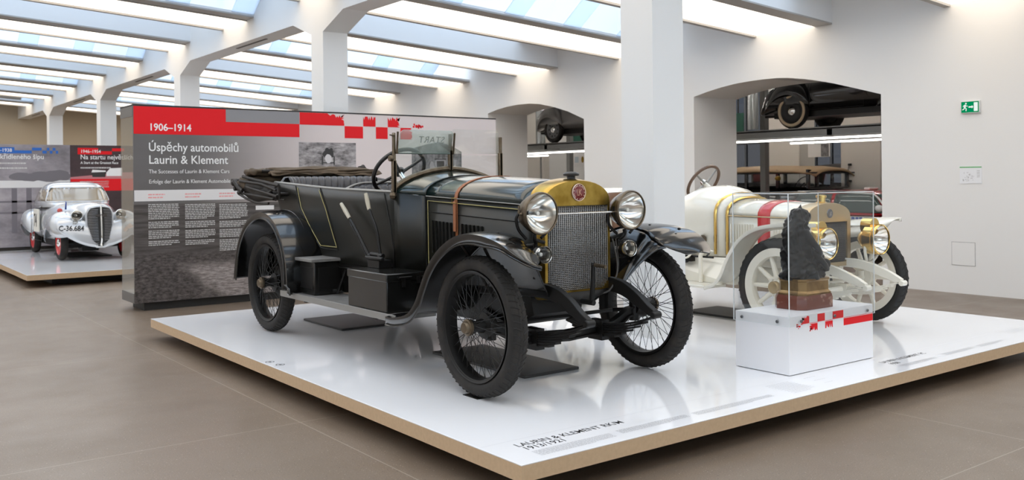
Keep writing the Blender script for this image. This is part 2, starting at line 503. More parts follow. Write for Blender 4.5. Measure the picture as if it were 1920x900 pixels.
def platform(name, label, outline, zt, th, plinth, group=None):
    """White sheet on a wood-edged board on a recessed dark plinth; outline in world x, y, counter-clockwise."""
    ox, oy = outline[0]
    t = thing(name, label, 'display platform', (ox, oy, 0), 0, group)
    P = [(x - ox, y - oy) for x, y in outline]
    MB().prism([(x, y, zt - th) for x, y in P], (0, 0, th - .006)).out('edge_board', PWOOD, t)
    MB().prism([(x, y, zt - .0059) for x, y in P], (0, 0, .0059)).out('top_sheet', PWHITE, t, bevel=.0015)
    MB().prism([(x - ox, y - oy, .0) for x, y in plinth], (0, 0, zt - th)).out('plinth', BLACKP, t)
    return t
PX0, PX1, PY0 = 2.643, 8.91, 3.45
plat = platform('display_platform', 'low glossy white wood-edged platform carrying the black open tourer and the white racing car', [(PX0, PY0), (PX1, PY0), (PX1, 8.9), (5.03, 8.9), (4.38, 8.2), (4.38, 9.51), (PX0, 9.51)], .20, .085,
                [(3.15, 3.95), (8.4, 3.95), (8.4, 8.4), (3.15, 8.4)])
def greek(b, x0, x1, y, h, rng, z=.0004):
    """One illegible line of small print: a row of word-long dashes."""
    x = x0
    while x < x1 - .004:
        w = min(rng.uniform(.008, .028), x1 - x)
        b.poly([(x, y, z), (x + w, y, z), (x + w, y + h, z), (x, y + h, z)]); x += w + .004
rng = random.Random(3)
def plate_text(ox, lines, blocks, parent):
    for body, x, y, cap in lines:
        text('lettering', body, cap / .715, PRINT, Matrix.Translation((x - PX0, y - PY0, .2002)), parent, ext=.0003, sx=.88, bold=.0006)
    for (x0, x1, y0, y1, n, skew) in blocks:
        b = MB()
        for i in range(n):
            y = lerp(y1, y0, i / (n - 1)) if n > 1 else y0
            xe = x1 if i < n - 1 else lerp(x0, x1, .7)
            greek(b, x0 - PX0, xe - PX0, y - PY0, .0036, rng, .2004)
        b.out('small_print', PRINTGREY, parent, sharp=0)
plate_text(0, [('LAURIN & KLEMENT RK/M', 2.812, 3.695, .052), ('1913/1921', 2.812, 3.628, .052), ('LAURIN & KLEMENT FC', 6.12, 3.685, .046), ('1908', 6.12, 3.615, .046)],
           [(2.815, 3.335, 3.515, 3.588, 7, 0), (3.395, 3.93, 3.545, 3.60, 6, 0), (3.99, 4.70, 3.55, 3.60, 5, 0), (4.86, 5.10, 3.53, 3.75, 10, 0), (5.25, 5.38, 3.58, 3.74, 3, 0), (6.14, 6.60, 3.53, 3.575, 5, 0), (6.76, 7.20, 3.55, 3.60, 5, 0), (7.3, 7.7, 3.56, 3.60, 4, 0), (8.1, 8.4, 3.70, 3.76, 3, 0)], plat)
sb = MB()
SEAM = mat('sheet_seam', (.42, .42, .44), .5)
zs = .2002
for (x0, y0, x1, y1) in ((2.66, 3.805, 8.9, 3.808), (5.565, 3.46, 5.568, 3.83), (5.985, 4.25, 5.988, 5.43), (2.66, 6.45, 3.9, 6.453)):
    sb.poly([(x0 - PX0, y0 - PY0, zs), (x1 - PX0, y0 - PY0, zs), (x1 - PX0, y1 - PY0, zs), (x0 - PX0, y1 - PY0, zs)])
sb.out('seam', SEAM, plat, sharp=0)
sm = MB()
for i, (x, y) in enumerate(((2.70, 6.62), (2.72, 6.47))):
    sm.lathe([(.028, zs), (.034, zs)], (x - PX0, y - PY0, 0.0002), 'Z', 16); sm.lathe([(.0, zs), (.012, zs)], (x - PX0, y - PY0, 0.0002), 'Z', 10)
sm.out('round_marks', PRINT, plat, sharp=0)

# black rubber mats under the cars
RUB = bpy.data.materials.new('ribbed_rubber'); RUB.use_nodes = True
_n = RUB.node_tree; _b = _n.nodes['Principled BSDF']; _b.inputs['Base Color'].default_value = (.035, .034, .033, 1); _b.inputs['Roughness'].default_value = .5
_t = _n.nodes.new('ShaderNodeTexCoord'); _c = _n.nodes.new('ShaderNodeTexChecker'); _c.inputs['Scale'].default_value = 60
_u = _n.nodes.new('ShaderNodeBump'); _u.inputs['Strength'].default_value = .7; _u.inputs['Distance'].default_value = .004
_n.links.new(_t.outputs['Object'], _c.inputs['Vector']); _n.links.new(_c.outputs['Fac'], _u.inputs['Height']); _n.links.new(_u.outputs['Normal'], _b.inputs['Normal'])
for lab, x0, x1, y0, y1 in (('black ribbed drip mat under the engine of the black tourer', 3.81, 4.30, 4.93, 6.10),
                            ('black ribbed drip mat under the rear of the black tourer', 3.765, 4.305, 7.56, 8.38)):
    o = MB().box(0, x1 - x0, 0, y1 - y0, 0, .02).out('drip_mat', RUB, bevel=.004, loc=(x0, y0, .2)); tag(o, lab, 'mat')
o = MB().box(0, .50, 0, .80, 0, .02).out('drip_mat', RUB, bevel=.004, loc=(6.95, 5.55, .2)); tag(o, 'grey drip mat under the front of the white racing car', 'mat')

# ---- the big exhibition panel: a showcase board with glass end
def photo_board_mat():
    """The printed photograph: pale sky to the far end, dark house side, grass and dirt track below."""
    m = bpy.data.materials.new('printed_photograph'); m.use_nodes = True
    nt = m.node_tree; b = nt.nodes['Principled BSDF']; L = nt.links.new
    tc = nt.nodes.new('ShaderNodeTexCoord'); sp = nt.nodes.new('ShaderNodeSeparateXYZ'); L(tc.outputs['Object'], sp.inputs[0])
    X, Z = sp.outputs[0], sp.outputs[2]
    def noi(s, d, sc=(1, 1, 1), rough=.55):
        mp = nt.nodes.new('ShaderNodeMapping'); mp.inputs['Scale'].default_value = sc; L(tc.outputs['Object'], mp.inputs[0])
        n = nt.nodes.new('ShaderNodeTexNoise'); n.inputs['Scale'].default_value = s; n.inputs['Detail'].default_value = d; n.inputs['Roughness'].default_value = rough
        L(mp.outputs[0], n.inputs['Vector']); return n.outputs['Fac']
    def rng_(v, a, c, lo=0., hi=1., smooth=True):
        r = nt.nodes.new('ShaderNodeMapRange'); r.inputs[1].default_value = a; r.inputs[2].default_value = c; r.inputs[3].default_value = lo; r.inputs[4].default_value = hi
        if smooth: r.interpolation_type = 'SMOOTHSTEP'
        L(v, r.inputs[0]); return r.outputs[0]
    def mth(op, a, c):
        n = nt.nodes.new('ShaderNodeMath'); n.operation = op
        for i, v in enumerate((a, c)):
            if isinstance(v, (int, float)): n.inputs[i].default_value = v
            else: L(v, n.inputs[i])
        return n.outputs[0]
    def mix(f, a, c):
        x = nt.nodes.new('ShaderNodeMix'); x.data_type = 'RGBA'
        for i, v in ((0, f), (6, a), (7, c)):
            if isinstance(v, tuple): x.inputs[i].default_value = (*v, 1)
            elif isinstance(v, (int, float)): x.inputs[i].default_value = v
            else: L(v, x.inputs[i])
        return x.outputs[2]
    sky = mix(rng_(X, 0.6, 3.0), (.105, .100, .098), (.76, .67, .65))
    sky = mix(mth('MULTIPLY', noi(2.2, 5, (.5, 1, 1.2)), rng_(X, 0.5, 3.0, .12, .5)), sky, (.60, .535, .53))
    low = mix(rng_(noi(3, 3, (.6, 1, 8)), .35, .65), (.055, .048, .045), (.115, .102, .098))
    grass = mix(rng_(noi(26, 8, (.6, 1, 1.3), .7), .34, .68), (.03, .026, .025), (.15, .13, .125))
    dirt = mix(rng_(noi(20, 8, (.5, 1, 2.2), .7), .32, .68), (.13, .11, .105), (.46, .41, .395))
    road = rng_(mth('ADD', mth('SUBTRACT', X, mth('MULTIPLY', Z, -1.2)), mth('MULTIPLY', noi(4, 5), .7)), 1.35, 1.75)
    horizon = mth('ADD', Z, mth('MULTIPLY', noi(5, 5), .22))
    dirt_edge = rng_(horizon, .72, .60)
    ground = mix(mth('MULTIPLY', road, rng_(Z, .60, .45)), grass, dirt)
    c = mix(rng_(Z, 1.30, 1.29, smooth=False), sky, low)
    c = mix(rng_(horizon, .86, .72), c, ground)
    L(c, b.inputs['Base Color']); b.inputs['Roughness'].default_value = .45; b.inputs['Specular IOR Level'].default_value = .4
    return m
BX, BY = 3.042, 11.6
panel = thing('exhibition_panel', 'large printed exhibition wall headed 1906-1914 standing behind the black tourer', 'exhibition panel', (BX, BY, 0))
W = 8.447 - BX
MB().box(0, W, 0, .025, .10, 2.49).out('photo_board', photo_board_mat(), panel)
MB().box(-.003, W + .003, -.004, .1, 2.4905, 2.508).box(-.003, 2.45, .1, .58, 2.4905, 2.508).out('top_cap', BLACKP, panel)
e = MB(); e.box(-.003, .02, .0255, .58, 2.365, 2.4875); e.box(-.003, .02, .0255, .58, .10, .215); e.out('end_band', mat('end_band', (.12, .115, .11), .35), panel)
MB().box(0, .012, .026, .575, .2155, 2.3645).out('end_glass', glass('case_end_glass', (.86, .86, .84), .9, haze=.12, hazecol=(.72, .70, .66)), panel)
e = MB(); e.box(0.03, W, .56, .58, .10, 2.485); e.out('back_board', mat('panel_back', (.30, .29, .28), .5), panel) if False else e.bm.free()
MB().box(.02, 2.45, .026, .575, .10, .212).out('case_floor', mat('case_floor', (.45, .43, .40), .5), panel)
MB().box(.12, 2.4, .05, .55, 0, .0995).box(2.4, W - .1, .05, .12, 0, .0995).out('plinth', BLACKP, panel)
yf = -.0022
def rect(b, x0, x1, z0, z1, y=yf):
    b.poly([(x0, y, z0), (x1, y, z0), (x1, y, z1), (x0, y, z1)])
def ragged(b, x0, x1, z0, z1, sides, seed, amp=.05, y=yf):
    """Rectangle whose named sides are torn like dry paint."""
    r = random.Random(seed); pts = []
    def edge(a, c, rag, nrm):
        n = 14 if rag else 1
        for i in range(n):
            t = i / n; p = [lerp(a[0], c[0], t), lerp(a[1], c[1], t)]
            if rag and i: k = r.choice((0, 0, .2, .5, 1.0)) * amp; p[0] += nrm[0] * k; p[1] += nrm[1] * k
            pts.append((p[0], y, p[1]))
    edge((x0, z0), (x1, z0), 'b' in sides, (0, 1)); edge((x1, z0), (x1, z1), 'r' in sides, (-1, 0)); edge((x1, z1), (x0, z1), 't' in sides, (0, -1)); edge((x0, z1), (x0, z0), 'l' in sides, (1, 0))
    b.poly(pts)
g = MB()
za, zb, zc = 2.151, 2.322, 2.487
rect(g, .004, 4.175 - BX, za, zc); rect(g, 4.175 - BX, 5.18 - BX, za, zb + .005)
ragged(g, 5.185 - BX, 5.60 - BX, zb, zc, '', 1); ragged(g, 5.60 - BX, 5.845 - BX, zb, zc - .01, 'tr', 2, .045)
for x0, x1, row, sd in ((5.85, 6.135, 0, ''), (6.14, 6.335, 1, 't'), (6.34, 6.53, 0, ''), (6.533, 6.735, 1, 'tr'), (6.74, 6.935, 0, 'r')):
    ragged(g, x0 - BX, x1 - BX, (zb if row else za), (zc - .025 if row else zb - .004), sd, int(x0 * 100), .05)
rr = random.Random(5)
for i in range(9):
    x = 6.95 - BX + rr.uniform(0, .17); z = zb + rr.uniform(0, .06) * (1 - (x - 6.95 + BX) * 3); s = rr.uniform(.012, .03)
    g.poly([(x + s * cos(a * 1.05 + i) * rr.uniform(.6, 1.2), yf, z + s * sin(a * 1.05 + i) * rr.uniform(.6, 1.2)) for a in range(6)])
g.out('red_graphic', RED, panel, sharp=0, weld=False)
g = MB(); rect(g, 4.178 - BX, 5.18 - BX, zb + .006, zc); g.out('grey_graphic', mat('graphic_grey', (.26, .255, .265), .45), panel, sharp=0)
PF = lambda x, z: frame((x - BX, yf - .001, z), (1, 0, 0), (0, 0, 1))
for nm, s, x, z, cap, sx, bold in (('lettering', '1906–1914', 3.222, 2.196, .090, .93, .0018), ('lettering', 'Úspěchy automobilů', 3.215, 1.945, .108, .90, .0012), ('lettering', 'Laurin & Klement', 3.215, 1.79, .108, .93, .0012),
                         ('lettering', 'The Successes of Laurin & Klement Cars', 3.217, 1.672, .050, .885, .0), ('lettering', 'Erfolge der Laurin & Klement Automobile', 3.217, 1.548, .050, .87, .0)):
    text(nm, s, cap / .73, LETTER, PF(x, z), panel, sx=sx, bold=bold)
g = MB(); rect(g, .004, 4.56 - BX, 1.333, 1.468); rect(g, 4.56 - BX, 4.81 - BX, 1.19, 1.245); g.out('white_strip', mat('strip_white', (.74, .73, .73), .5), panel, sharp=0)
def greekv(b, x0, x1, z, h, r, y=yf - .001):
    x = x0
    while x < x1 - .006:
        w = min(r.uniform(.012, .05), x1 - x); rect(b, x, x + w, z, z + h, y); x += w + .007
r_ = random.Random(11)
g = MB(); g2 = MB()
for (x0, x1, z1, z0) in ((3.207, 3.58, 1.297, .775), (3.650, 4.03, 1.287, .76), (4.08, 4.455, 1.277, .655)):
    n = int((z1 - z0) / .0215)
    for i in range(n):
        z = z1 - i * .0215
        if i in (9, 14, 20): continue
        xe = x1 - (.1 if i in (8, 13, 19, n - 1) else r_.uniform(0, .012))
        greekv(g, x0 - BX, xe - BX, z - .012, .0105, r_)
    for i in range(2): greekv(g2, x0 - BX, x0 + .20 - BX - .02 * i, 1.405 - .036 * i, .016, r_)
g.out('small_print', mat('small_print_white', (.62, .61, .60), .5), panel, sharp=0)
g2.out('column_heads', mat('print_pink', (.80, .36, .36), .5), panel, sharp=0)
def photo_mat(name, s, dark, light, lo, hi, sc):
    m = bpy.data.materials.new(name); m.use_nodes = True
    nt = m.node_tree; b = nt.nodes['Principled BSDF']; L = nt.links.new
    tc = nt.nodes.new('ShaderNodeTexCoord'); mp = nt.nodes.new('ShaderNodeMapping'); mp.inputs['Scale'].default_value = sc; L(tc.outputs['Object'], mp.inputs[0])
    n = nt.nodes.new('ShaderNodeTexNoise'); n.inputs['Scale'].default_value = s; n.inputs['Detail'].default_value = 9; n.inputs['Roughness'].default_value = .65; L(mp.outputs[0], n.inputs[0])
    r = nt.nodes.new('ShaderNodeMapRange'); r.inputs[1].default_value = lo; r.inputs[2].default_value = hi; L(n.outputs['Fac'], r.inputs[0])
    x = nt.nodes.new('ShaderNodeMix'); x.data_type = 'RGBA'; x.inputs[6].default_value = (*dark, 1); x.inputs[7].default_value = (*light, 1); L(r.outputs[0], x.inputs[0])
    L(x.outputs[2], b.inputs['Base Color']); b.inputs['Roughness'].default_value = .45
    return m
GP = photo_mat('photo_hill', 7, (.04, .036, .037), (.55, .51, .51), .34, .68, (.8, 1, 2.0))
ph = MB(); rect(ph, 5.168 - BX, 6.02 - BX, 1.60, 2.085, yf - .0006); ph.out('inset_photo', GP, panel, sharp=0)
PD, PLT = mat('photo_dark', (.03, .028, .028), .5), mat('photo_light', (.62, .59, .59), .5)
def blob(b, cx, cz, rx, rz, y, n=10, seed=0, jit=.12):
    r = random.Random(seed)
    b.poly([(cx + rx * cos(2 * pi * i / n) * (1 + r.uniform(-jit, jit)), y, cz + rz * sin(2 * pi * i / n) * (1 + r.uniform(-jit, jit))) for i in range(n)])
g = MB(); cx = 5.60 - BX
blob(g, cx, 1.93, .085, .07, yf - .0012, seed=1); blob(g, cx - .02, 1.985, .03, .028, yf - .0013, seed=2); blob(g, cx + .045, 1.99, .022, .022, yf - .0014, seed=3)
rect(g, cx - .10, cx - .08, 1.78, 1.90, yf - .0012); rect(g, cx + .075, cx + .095, 1.78, 1.90, yf - .0012); rect(g, cx - .08, cx + .08, 1.80, 1.815, yf - .0016)
g.out('photo_figure', PD, panel, sharp=0)
g = MB(); blob(g, cx, 1.865, .055, .06, yf - .0018, seed=4); g.out('photo_figure', PLT, panel, sharp=0)
GP2 = photo_mat('photo_crowd', 12, (.05, .05, .052), (.30, .29, .30), .35, .7, (1.2, 1, .8))
g = MB()
g.poly([(6.925 - BX, yf - .0006, 1.50), (7.80 - BX, yf - .0006, 1.50), (7.80 - BX, yf - .0006, 1.98), (7.62 - BX, yf - .0006, 2.07), (7.40 - BX, yf - .0006, 2.12), (7.2 - BX, yf - .0006, 2.09), (6.925 - BX, yf - .0006, 2.02)])
g.out('inset_photo', GP2, panel, sharp=0)
g = MB(); cx = 7.42 - BX
blob(g, cx, 1.80, .10, .085, yf - .0012, 14, 5, .05); blob(g, cx - .15, 1.76, .04, .075, yf - .0012, 12, 6, .05); blob(g, cx + .15, 1.76, .04, .075, yf - .0012, 12, 7, .05); rect(g, 7.66 - BX, 7.70 - BX, 1.70, 1.86, yf - .0012)
g.out('photo_figure', mat('photo_mid', (.30, .285, .29), .5), panel, sharp=0)
g = MB(); rect(g, cx - .065, cx + .065, 1.75, 1.84, yf - .0018); rect(g, cx - .10, cx + .10, 1.86, 1.875, yf - .0018); rect(g, cx - .14, cx + .14, 1.685, 1.70, yf - .0018); g.out('photo_figure', PD, panel, sharp=0)

# ---- the info wall behind the silver car: two printed boards butted together
def far_photo(name, top, bot, tint):
    m = photo_mat(name, 5, bot, top, .3, .72, (.35, 1, 1.4))
    return m
iw = thing('exhibition_panel', 'printed exhibition wall with blue and red headers behind the silver coupe', 'exhibition panel', (1.0, 21.36, 0))
MB().box(0, 3.306, 0, .04, .26, 2.386).out('photo_board', photo_mat('photo_misty', 1.6, (.17, .155, .17), (.42, .385, .41), .35, .65, (.7, 1, 1.3)), iw)
MB().box(3.308, 7.2, 0, .04, .26, 2.386).out('photo_board', photo_mat('photo_red_night', 1.8, (.035, .02, .022), (.07, .035, .04), .35, .7, (.8, 1, 1.2)), iw)
MB().box(0, 7.2, .05, .5, 0, 2.38).out('back_box', DARKGREY, iw)
def rw(b, x0, x1, z0, z1, y=-.002): b.poly([(x0 - 1, y, z0), (x1 - 1, y, z0), (x1 - 1, y, z1), (x0 - 1, y, z1)])
g = MB(); rw(g, 1.4, 3.49, 2.235, 2.33); rw(g, 3.49, 3.98, 2.235, 2.285); rw(g, 2.985, 3.49, 2.20, 2.235); rw(g, 2.985, 4.02, 2.20, 2.245) if False else None
for x0, x1, r2 in ((3.99, 4.22, 1), (4.22, 4.30, 1), (4.31, 4.43, 0), (4.45, 4.53, 1), (4.54, 4.62, 0), (4.64, 4.72, 1), (4.74, 4.82, 0)):
    pass
g.bm.free(); g = MB()
rw(g, 1.4, 3.275, 2.20, 2.33); rw(g, 3.275, 3.54, 2.20, 2.265) if False else None
g.bm.free(); g = MB()
K = (4.306 - 2.99) / 131.0      # metres per source pixel along this wall
def wx(px): return 2.99 + px * K
rw(g, 1.4, wx(26), 2.20, 2.325); rw(g, wx(26), wx(58), 2.20, 2.262)
for a, c, r2 in ((58.5, 76.5, 1), (78, 86, 0), (86.5, 91, 1), (92, 97, 0), (97.5, 103, 1), (103.5, 108, 0)):
    rw(g, wx(a), wx(c), 2.262 if r2 else 2.20, 2.322 if r2 else 2.262)
g.out('blue_graphic', BLUE, iw, sharp=0)
g = MB(); rw(g, wx(146), wx(187), 2.19, 2.33); rw(g, wx(187), wx(215), 2.19, 2.262); rw(g, wx(215.3), wx(240), 2.262, 2.328); rw(g, 4.312, 8.15, 1.40, 1.66, -.0025)
g.out('red_graphic', RED, iw, sharp=0, weld=False)
g = MB(); g.poly([(3.31, -.0018, 1.66), (7.1, -.0018, 1.66), (7.1, -.0018, 1.84), (4.4, -.0018, 1.80), (3.31, -.0018, 1.70)]); g.out('photo_ground', mat('photo_pink', (.55, .20, .22), .5), iw, sharp=0)
g = MB(); rw(g, 1.1, 4.304, 1.487, 1.636); g.out('white_strip', MATS['strip_white'], iw, sharp=0)
g = MB(); rw(g, 1.05, 4.30, 1.30, 1.487) if False else None
for px in (20, 47, 75, 100): rw(g, wx(px), wx(px) + .10, .55, 1.48)
for z in (1.18, .95): rw(g, 1.05, 4.3, z, z + .04)
g.out('photo_fence', mat('photo_fence', (.17, .155, .175), .5), iw, sharp=0)
g = MB()
for i, (x, z, s) in enumerate(((3.75, 1.74, .22), (4.05, 1.77, .24), (3.35, 1.72, .2), (3.55, 1.70, .22), (3.9, 1.69, .25), (4.2, 1.71, .11))): blob(g, x - 1, z, s, .085, -.003 - .0002 * i, 14, i)
g.out('photo_crowd', mat('photo_grey', (.17, .158, .175), .5), iw, sharp=0)
g = MB(); cx = wx(188) - 1
g.poly([(cx - .13, -.004, 1.70), (cx + .13, -.004, 1.70), (cx + .14, -.004, 1.80), (cx + .05, -.004, 1.83), (cx, -.004, 1.90), (cx - .06, -.004, 1.83), (cx - .15, -.004, 1.80)])
g.out('photo_car', PD, iw, sharp=0)
g = MB(); cx = wx(188) - 1; g.poly([(cx - .15, -.005, 1.80), (cx + .14, -.005, 1.81), (cx + .14, -.005, 1.84), (cx - .13, -.005, 1.86)])
cx = wx(216) - 1; g.poly([(cx - .13, -.005, 1.72), (cx + .2, -.005, 1.72), (cx + .2, -.005, 1.90), (cx - .05, -.005, 1.89), (cx - .13, -.005, 1.80)])
g.out('photo_car', LETTER, iw, sharp=0)
IF = lambda x, z: frame((x - 1, -.004, z), (1, 0, 0), (0, 0, 1))
for s, x, z, cap, al, sx in (('9–1938', wx(21.5), 2.232, .072, 'RIGHT', .95), ('let okřídleného šípu', wx(81), 2.085, .105, 'RIGHT', .92), ('1946–1954', wx(151.5), 2.222, .07, 'LEFT', .95), ('Na startu největších', wx(151), 2.085, .105, 'LEFT', .92), ('A Start at the Greatest Race', wx(151.5), 1.985, .055, 'LEFT', .88)):
    text('lettering', s, cap / .73, LETTER, IF(x, z), iw, align=al, sx=sx, bold=.001)
g = MB()
for z, xe in ((1.98, 3.46), (1.88, 3.48)): greekv(g, .3, xe - 1, z, .03, r_, -.004)
greekv(g, wx(151.5) - 1, wx(213) - 1, 1.885, .03, r_, -.004)
for k in range(4): greekv(g, wx(150 + 0) - 1, wx(208) - 1, 1.60 - k * .04, .012, r_, -.004)
g.out('small_print', MATS['small_print_white'], iw, sharp=0)

# ---- platform of the silver car
plat2 = platform('display_platform', 'low white wood-edged platform under the silver coupe', [(2.477, 15.3), (5.5, 15.3), (5.5, 21.2), (2.477, 21.2)], .20, .085, [(2.9, 15.75), (5.2, 15.75), (5.2, 20.8), (2.9, 20.8)])
PIC = MB().box(0, .75, 0, 1.3, 0, .02).out('drip_mat', RUB, bevel=.004, loc=(3.65, 18.3, .2)); tag(PIC, 'dark drip mat beneath the silver coupe', 'mat')

# ---- plinth with glass case and bronze trophy
CXL, CXR, CYN, CYF = 5.235, 6.243, 3.842, 4.298
case = thing('display_case', 'white box plinth with clear acrylic cover beside the front wheel of the black tourer', 'display case', (CXL, CYN, .2))
cw, cd = CXR - CXL, CYF - CYN
BOXW = mat('plinth_white', (.80, .80, .82), .35)
MB().box(0, cw, 0, cd, .004, .40).out('plinth', BOXW, case, bevel=.003)
MB().box(.01, cw - .01, .01, cd - .01, 0, .004).out('shadow_gap', BLACKP, case)
ACR = glass('acrylic', (.985, .99, .99), .85)
EDGE = mat('acrylic_edge', (.72, .76, .77), .25)
a0, z0, z1 = .006, .335, 1.232
for nm, bx in (('acrylic_front', (-a0, cw + a0, -.010, -.004, z0, z1)), ('acrylic_back', (-a0, cw + a0, cd + .004, cd + .010, z0, z1)), ('acrylic_end', (-.010, -.004, -.004, cd + .004, z0, z1)), ('acrylic_end', (cw + .004, cw + .010, -.004, cd + .004, z0, z1)), ('acrylic_top', (-.010, cw + .010, -.010, cd + .010, z1, z1 + .006))):
    MB().box(*bx).out(nm, ACR, case)
e = MB()
for x in (-.010, cw + .005):
    for y in (-.0101, cd + .005): e.box(x - .0002, x + .0052, y - .0002, y + .0052, z0 - .001, z1 + .0062)
for y in (-.0104, cd + .0055): e.box(-.0103, cw + .0103, y, y + .005, z1 + .001, z1 + .0064)
for x in (-.0104, cw + .0055): e.box(x, x + .005, -.0103, cd + .0103, z1 + .001, z1 + .0064)
e.box(-.0108, cw + .0108, -.0108, -.0098, z0 - .001, z0 + .002); e.box(-.0108, -.0098, -.0108, cd + .0108, z0 - .001, z0 + .002)
e.out('acrylic_edges', EDGE, case)
for x, y, ax in ((.12, -.010, 'Y'), (.51, -.010, 'Y'), (.92, -.010, 'Y'), (-.010, .09, 'X'), (-.010, .39, 'X')):
    MB().lathe([(0, -.007), (.009, -.007), (.011, -.004), (.011, .001)], (x, y, .362), ax, 14).out('screw', mat('screw_grey', (.16, .16, .165), .35, metal=.8), case)
yf2 = -.0008
g = MB()
def rc(x0, x1, z0, z1, sd='', seed=0, y=yf2): ragged(g, x0 - CXL, x1 - CXL, z0 - .2, z1 - .2, sd, seed, .028, y)
rc(5.868, 6.238, .480, .538)
for (x0, x1, z0_, z1_, sd) in ((5.735, 5.865, .538, .592, ''), (5.645, 5.735, .483, .538, 'b'), (5.555, 5.642, .538, .592, ''), (5.462, 5.555, .480, .538, 'lb'), (5.375, 5.460, .538, .59, 'tl')):
    rc(x0, x1, z0_, z1_, sd, int(x0 * 1000))
for i in range(8):
    x = 5.30 - CXL + rr.uniform(0, .075); z = .30 + rr.uniform(0, .04); s = rr.uniform(.004, .011)
    g.poly([(x + s * cos(k * 1.05), yf2, z + s * sin(k * 1.05)) for k in range(6)])
g.out('red_graphic', RED, case, sharp=0, weld=False)

# bronze trophy inside
BRZ = mat('dark_bronze', (.012, .012, .0125), .34, metal=.25, var=(14, (.05, .05, .052), .56, .72))
BRASSB = mat('gilt_bronze', (.36, .23, .10), .36, metal=.75, var=(9, (.20, .12, .05), .4, .65))
MARB = mat('red_marble', (.15, .045, .03), .2, var=(9, (.42, .26, .20), .60, .70))
tr = thing('bronze_trophy', 'dark bronze sculpture on a gilt and red marble foot inside the acrylic case', 'sculpture', (5.745, 4.085, .601))
def octa(sx, sy, c): return [(-sx + c, -sy), (sx - c, -sy), (sx, -sy + c), (sx, sy - c), (sx - c, sy), (-sx + c, sy), (-sx, sy - c), (-sx, -sy + c)]
b = MB(); b.grid([[Vector((x * k, y * k, z)) for x, y in octa(.205, .135, .05)] for k, z in ((1.0, 0), (1.0, .075), (.985, .085), (.96, .10))], cv=True, capa=True, capb=True); b.out('marble_foot', MARB, tr, sharp=25)
b = MB(); b.grid([[Vector((x * k, y * k, z)) for x, y in octa(.185, .125, .045)] for k, z in ((1.03, .1005), (1.03, .112), (.97, .12), (.93, .13), (.93, .195), (.97, .203), (.97, .215))], cv=True, capa=True, capb=True); b.out('gilt_foot', BRASSB, tr, sharp=25)
def bronze():
    b = MB()
    # a draped mass rising to a head, thrown up out of rock, with a small open car breaking from its foot
    R = [(-.01, .0, .205, .19, .122), (-.012, .0, .26, .185, .118), (-.02, .0, .30, .17, .112), (-.060, .0, .345, .128, .10), (-.088, 0, .40, .102, .092), (-.092, .0, .46, .10, .09), (-.090, .0, .52, .104, .09), (-.086, .0, .57, .098, .082), (-.075, 0, .61, .085, .07), (-.05, 0, .645, .074, .058), (-.042, 0, .68, .066, .05), (-.05, 0, .705, .046, .042), (-.055, 0, .72, .02, .02)]
    R_old = [(-.01, .0, .205, .195, .125), (-.012, .0, .25, .19, .125), (-.035, .0, .30, .165, .115), (-.062, .0, .36, .125, .10), (-.072, 0, .42, .112, .092), (-.075, .0, .48, .108, .09), (-.078, .0, .53, .112, .088), (-.074, 0, .575, .098, .078), (-.052, 0, .61, .080, .066), (-.026, 0, .645, .074, .056), (-.022, 0, .68, .066, .05), (-.028, 0, .705, .046, .042), (-.035, 0, .72, .02, .02)]
    R = spline(R, 3); rows = []
    for cx, cy, z, rx, ry in R:
        row = []
        for k in range(36):
            a = 2 * pi * k / 36; p = Vector((cx + rx * cos(a), cy + ry * sin(a), z))
            nz = noise.noise(Vector((cos(a) * 2.2, sin(a) * 2.2, z * 9 + a * .6))) * .024 + noise.noise(p * 34) * .020 + noise.noise(p * 80) * .008
            fold = .010 * sin(a * 7 + z * 26)
            row.append(p + Vector((cos(a), sin(a), 0)) * (nz + fold))
        rows.append(row)
    b.grid(rows, cv=True, capa=True, capb=True)
    # hair and face turned toward the far end, an ear of drapery on top
    b.sphere((.035, 0, .655), .042, 12, (1.1, .8, .8)); b.sphere((.062, 0, .640), .020, 10, (1.2, .9, .8)); b.sphere((.052, 0, .672), .022, 10, (1.1, 1.2, .6))
    b.tube([(-.045, -.01, .69), (-.05, -.012, .725), (-.046, -.012, .752)], [.018, .012, .002], 8); b.tube([(-.02, .015, .69), (-.022, .018, .72), (-.02, .018, .735)], [.016, .01, .002], 8)
    # arms and drapery folds
    b.tube(spline([(-.09, -.075, .56), (-.06, -.12, .48), (.01, -.125, .42), (.07, -.10, .38)], 4), [.030 - .0012 * i for i in range(13)], 8)
    b.tube(spline([(-.15, .0, .585), (-.185, .0, .55), (-.165, -.02, .48), (-.17, -.03, .40)], 4), [.018] * 13, 8)
    b.tube(spline([(-.03, -.06, .44), (.03, -.11, .36), (.09, -.115, .31), (.14, -.10, .27)], 4), [.022] * 13, 8)
    b.tube(spline([(.0, .06, .44), (.05, .09, .36), (.11, .09, .31)], 4), [.022] * 9, 8)
    for k in range(7):
        a = k * .9; b.sphere((-.02 + .17 * cos(a), .10 * sin(a), .235 + .02 * (k % 3)), .045, 9, (1.1, .9, .7))
    # the little car with driver at the front corner
    b.box(.07, .185, -.075, .03, .30, .345); b.box(.10, .175, -.06, .015, .345, .372)
    b.lathe([(0, -.012), (.034, -.012), (.034, .012), (0, .012)], (.185, -.07, .305), 'Y', 14); b.lathe([(0, -.012), (.034, -.012), (.034, .012), (0, .012)], (.185, .03, .305), 'Y', 14)
    b.sphere((.10, -.04, .405), .020, 9); b.sphere((.10, -.04, .37), .028, 9, (1, 1, 1.1)); b.sphere((.135, -.005, .40), .019, 9); b.sphere((.135, -.005, .365), .026, 9, (1, 1, 1.1)); b.sphere((.17, -.03, .385), .017, 9)
    return b
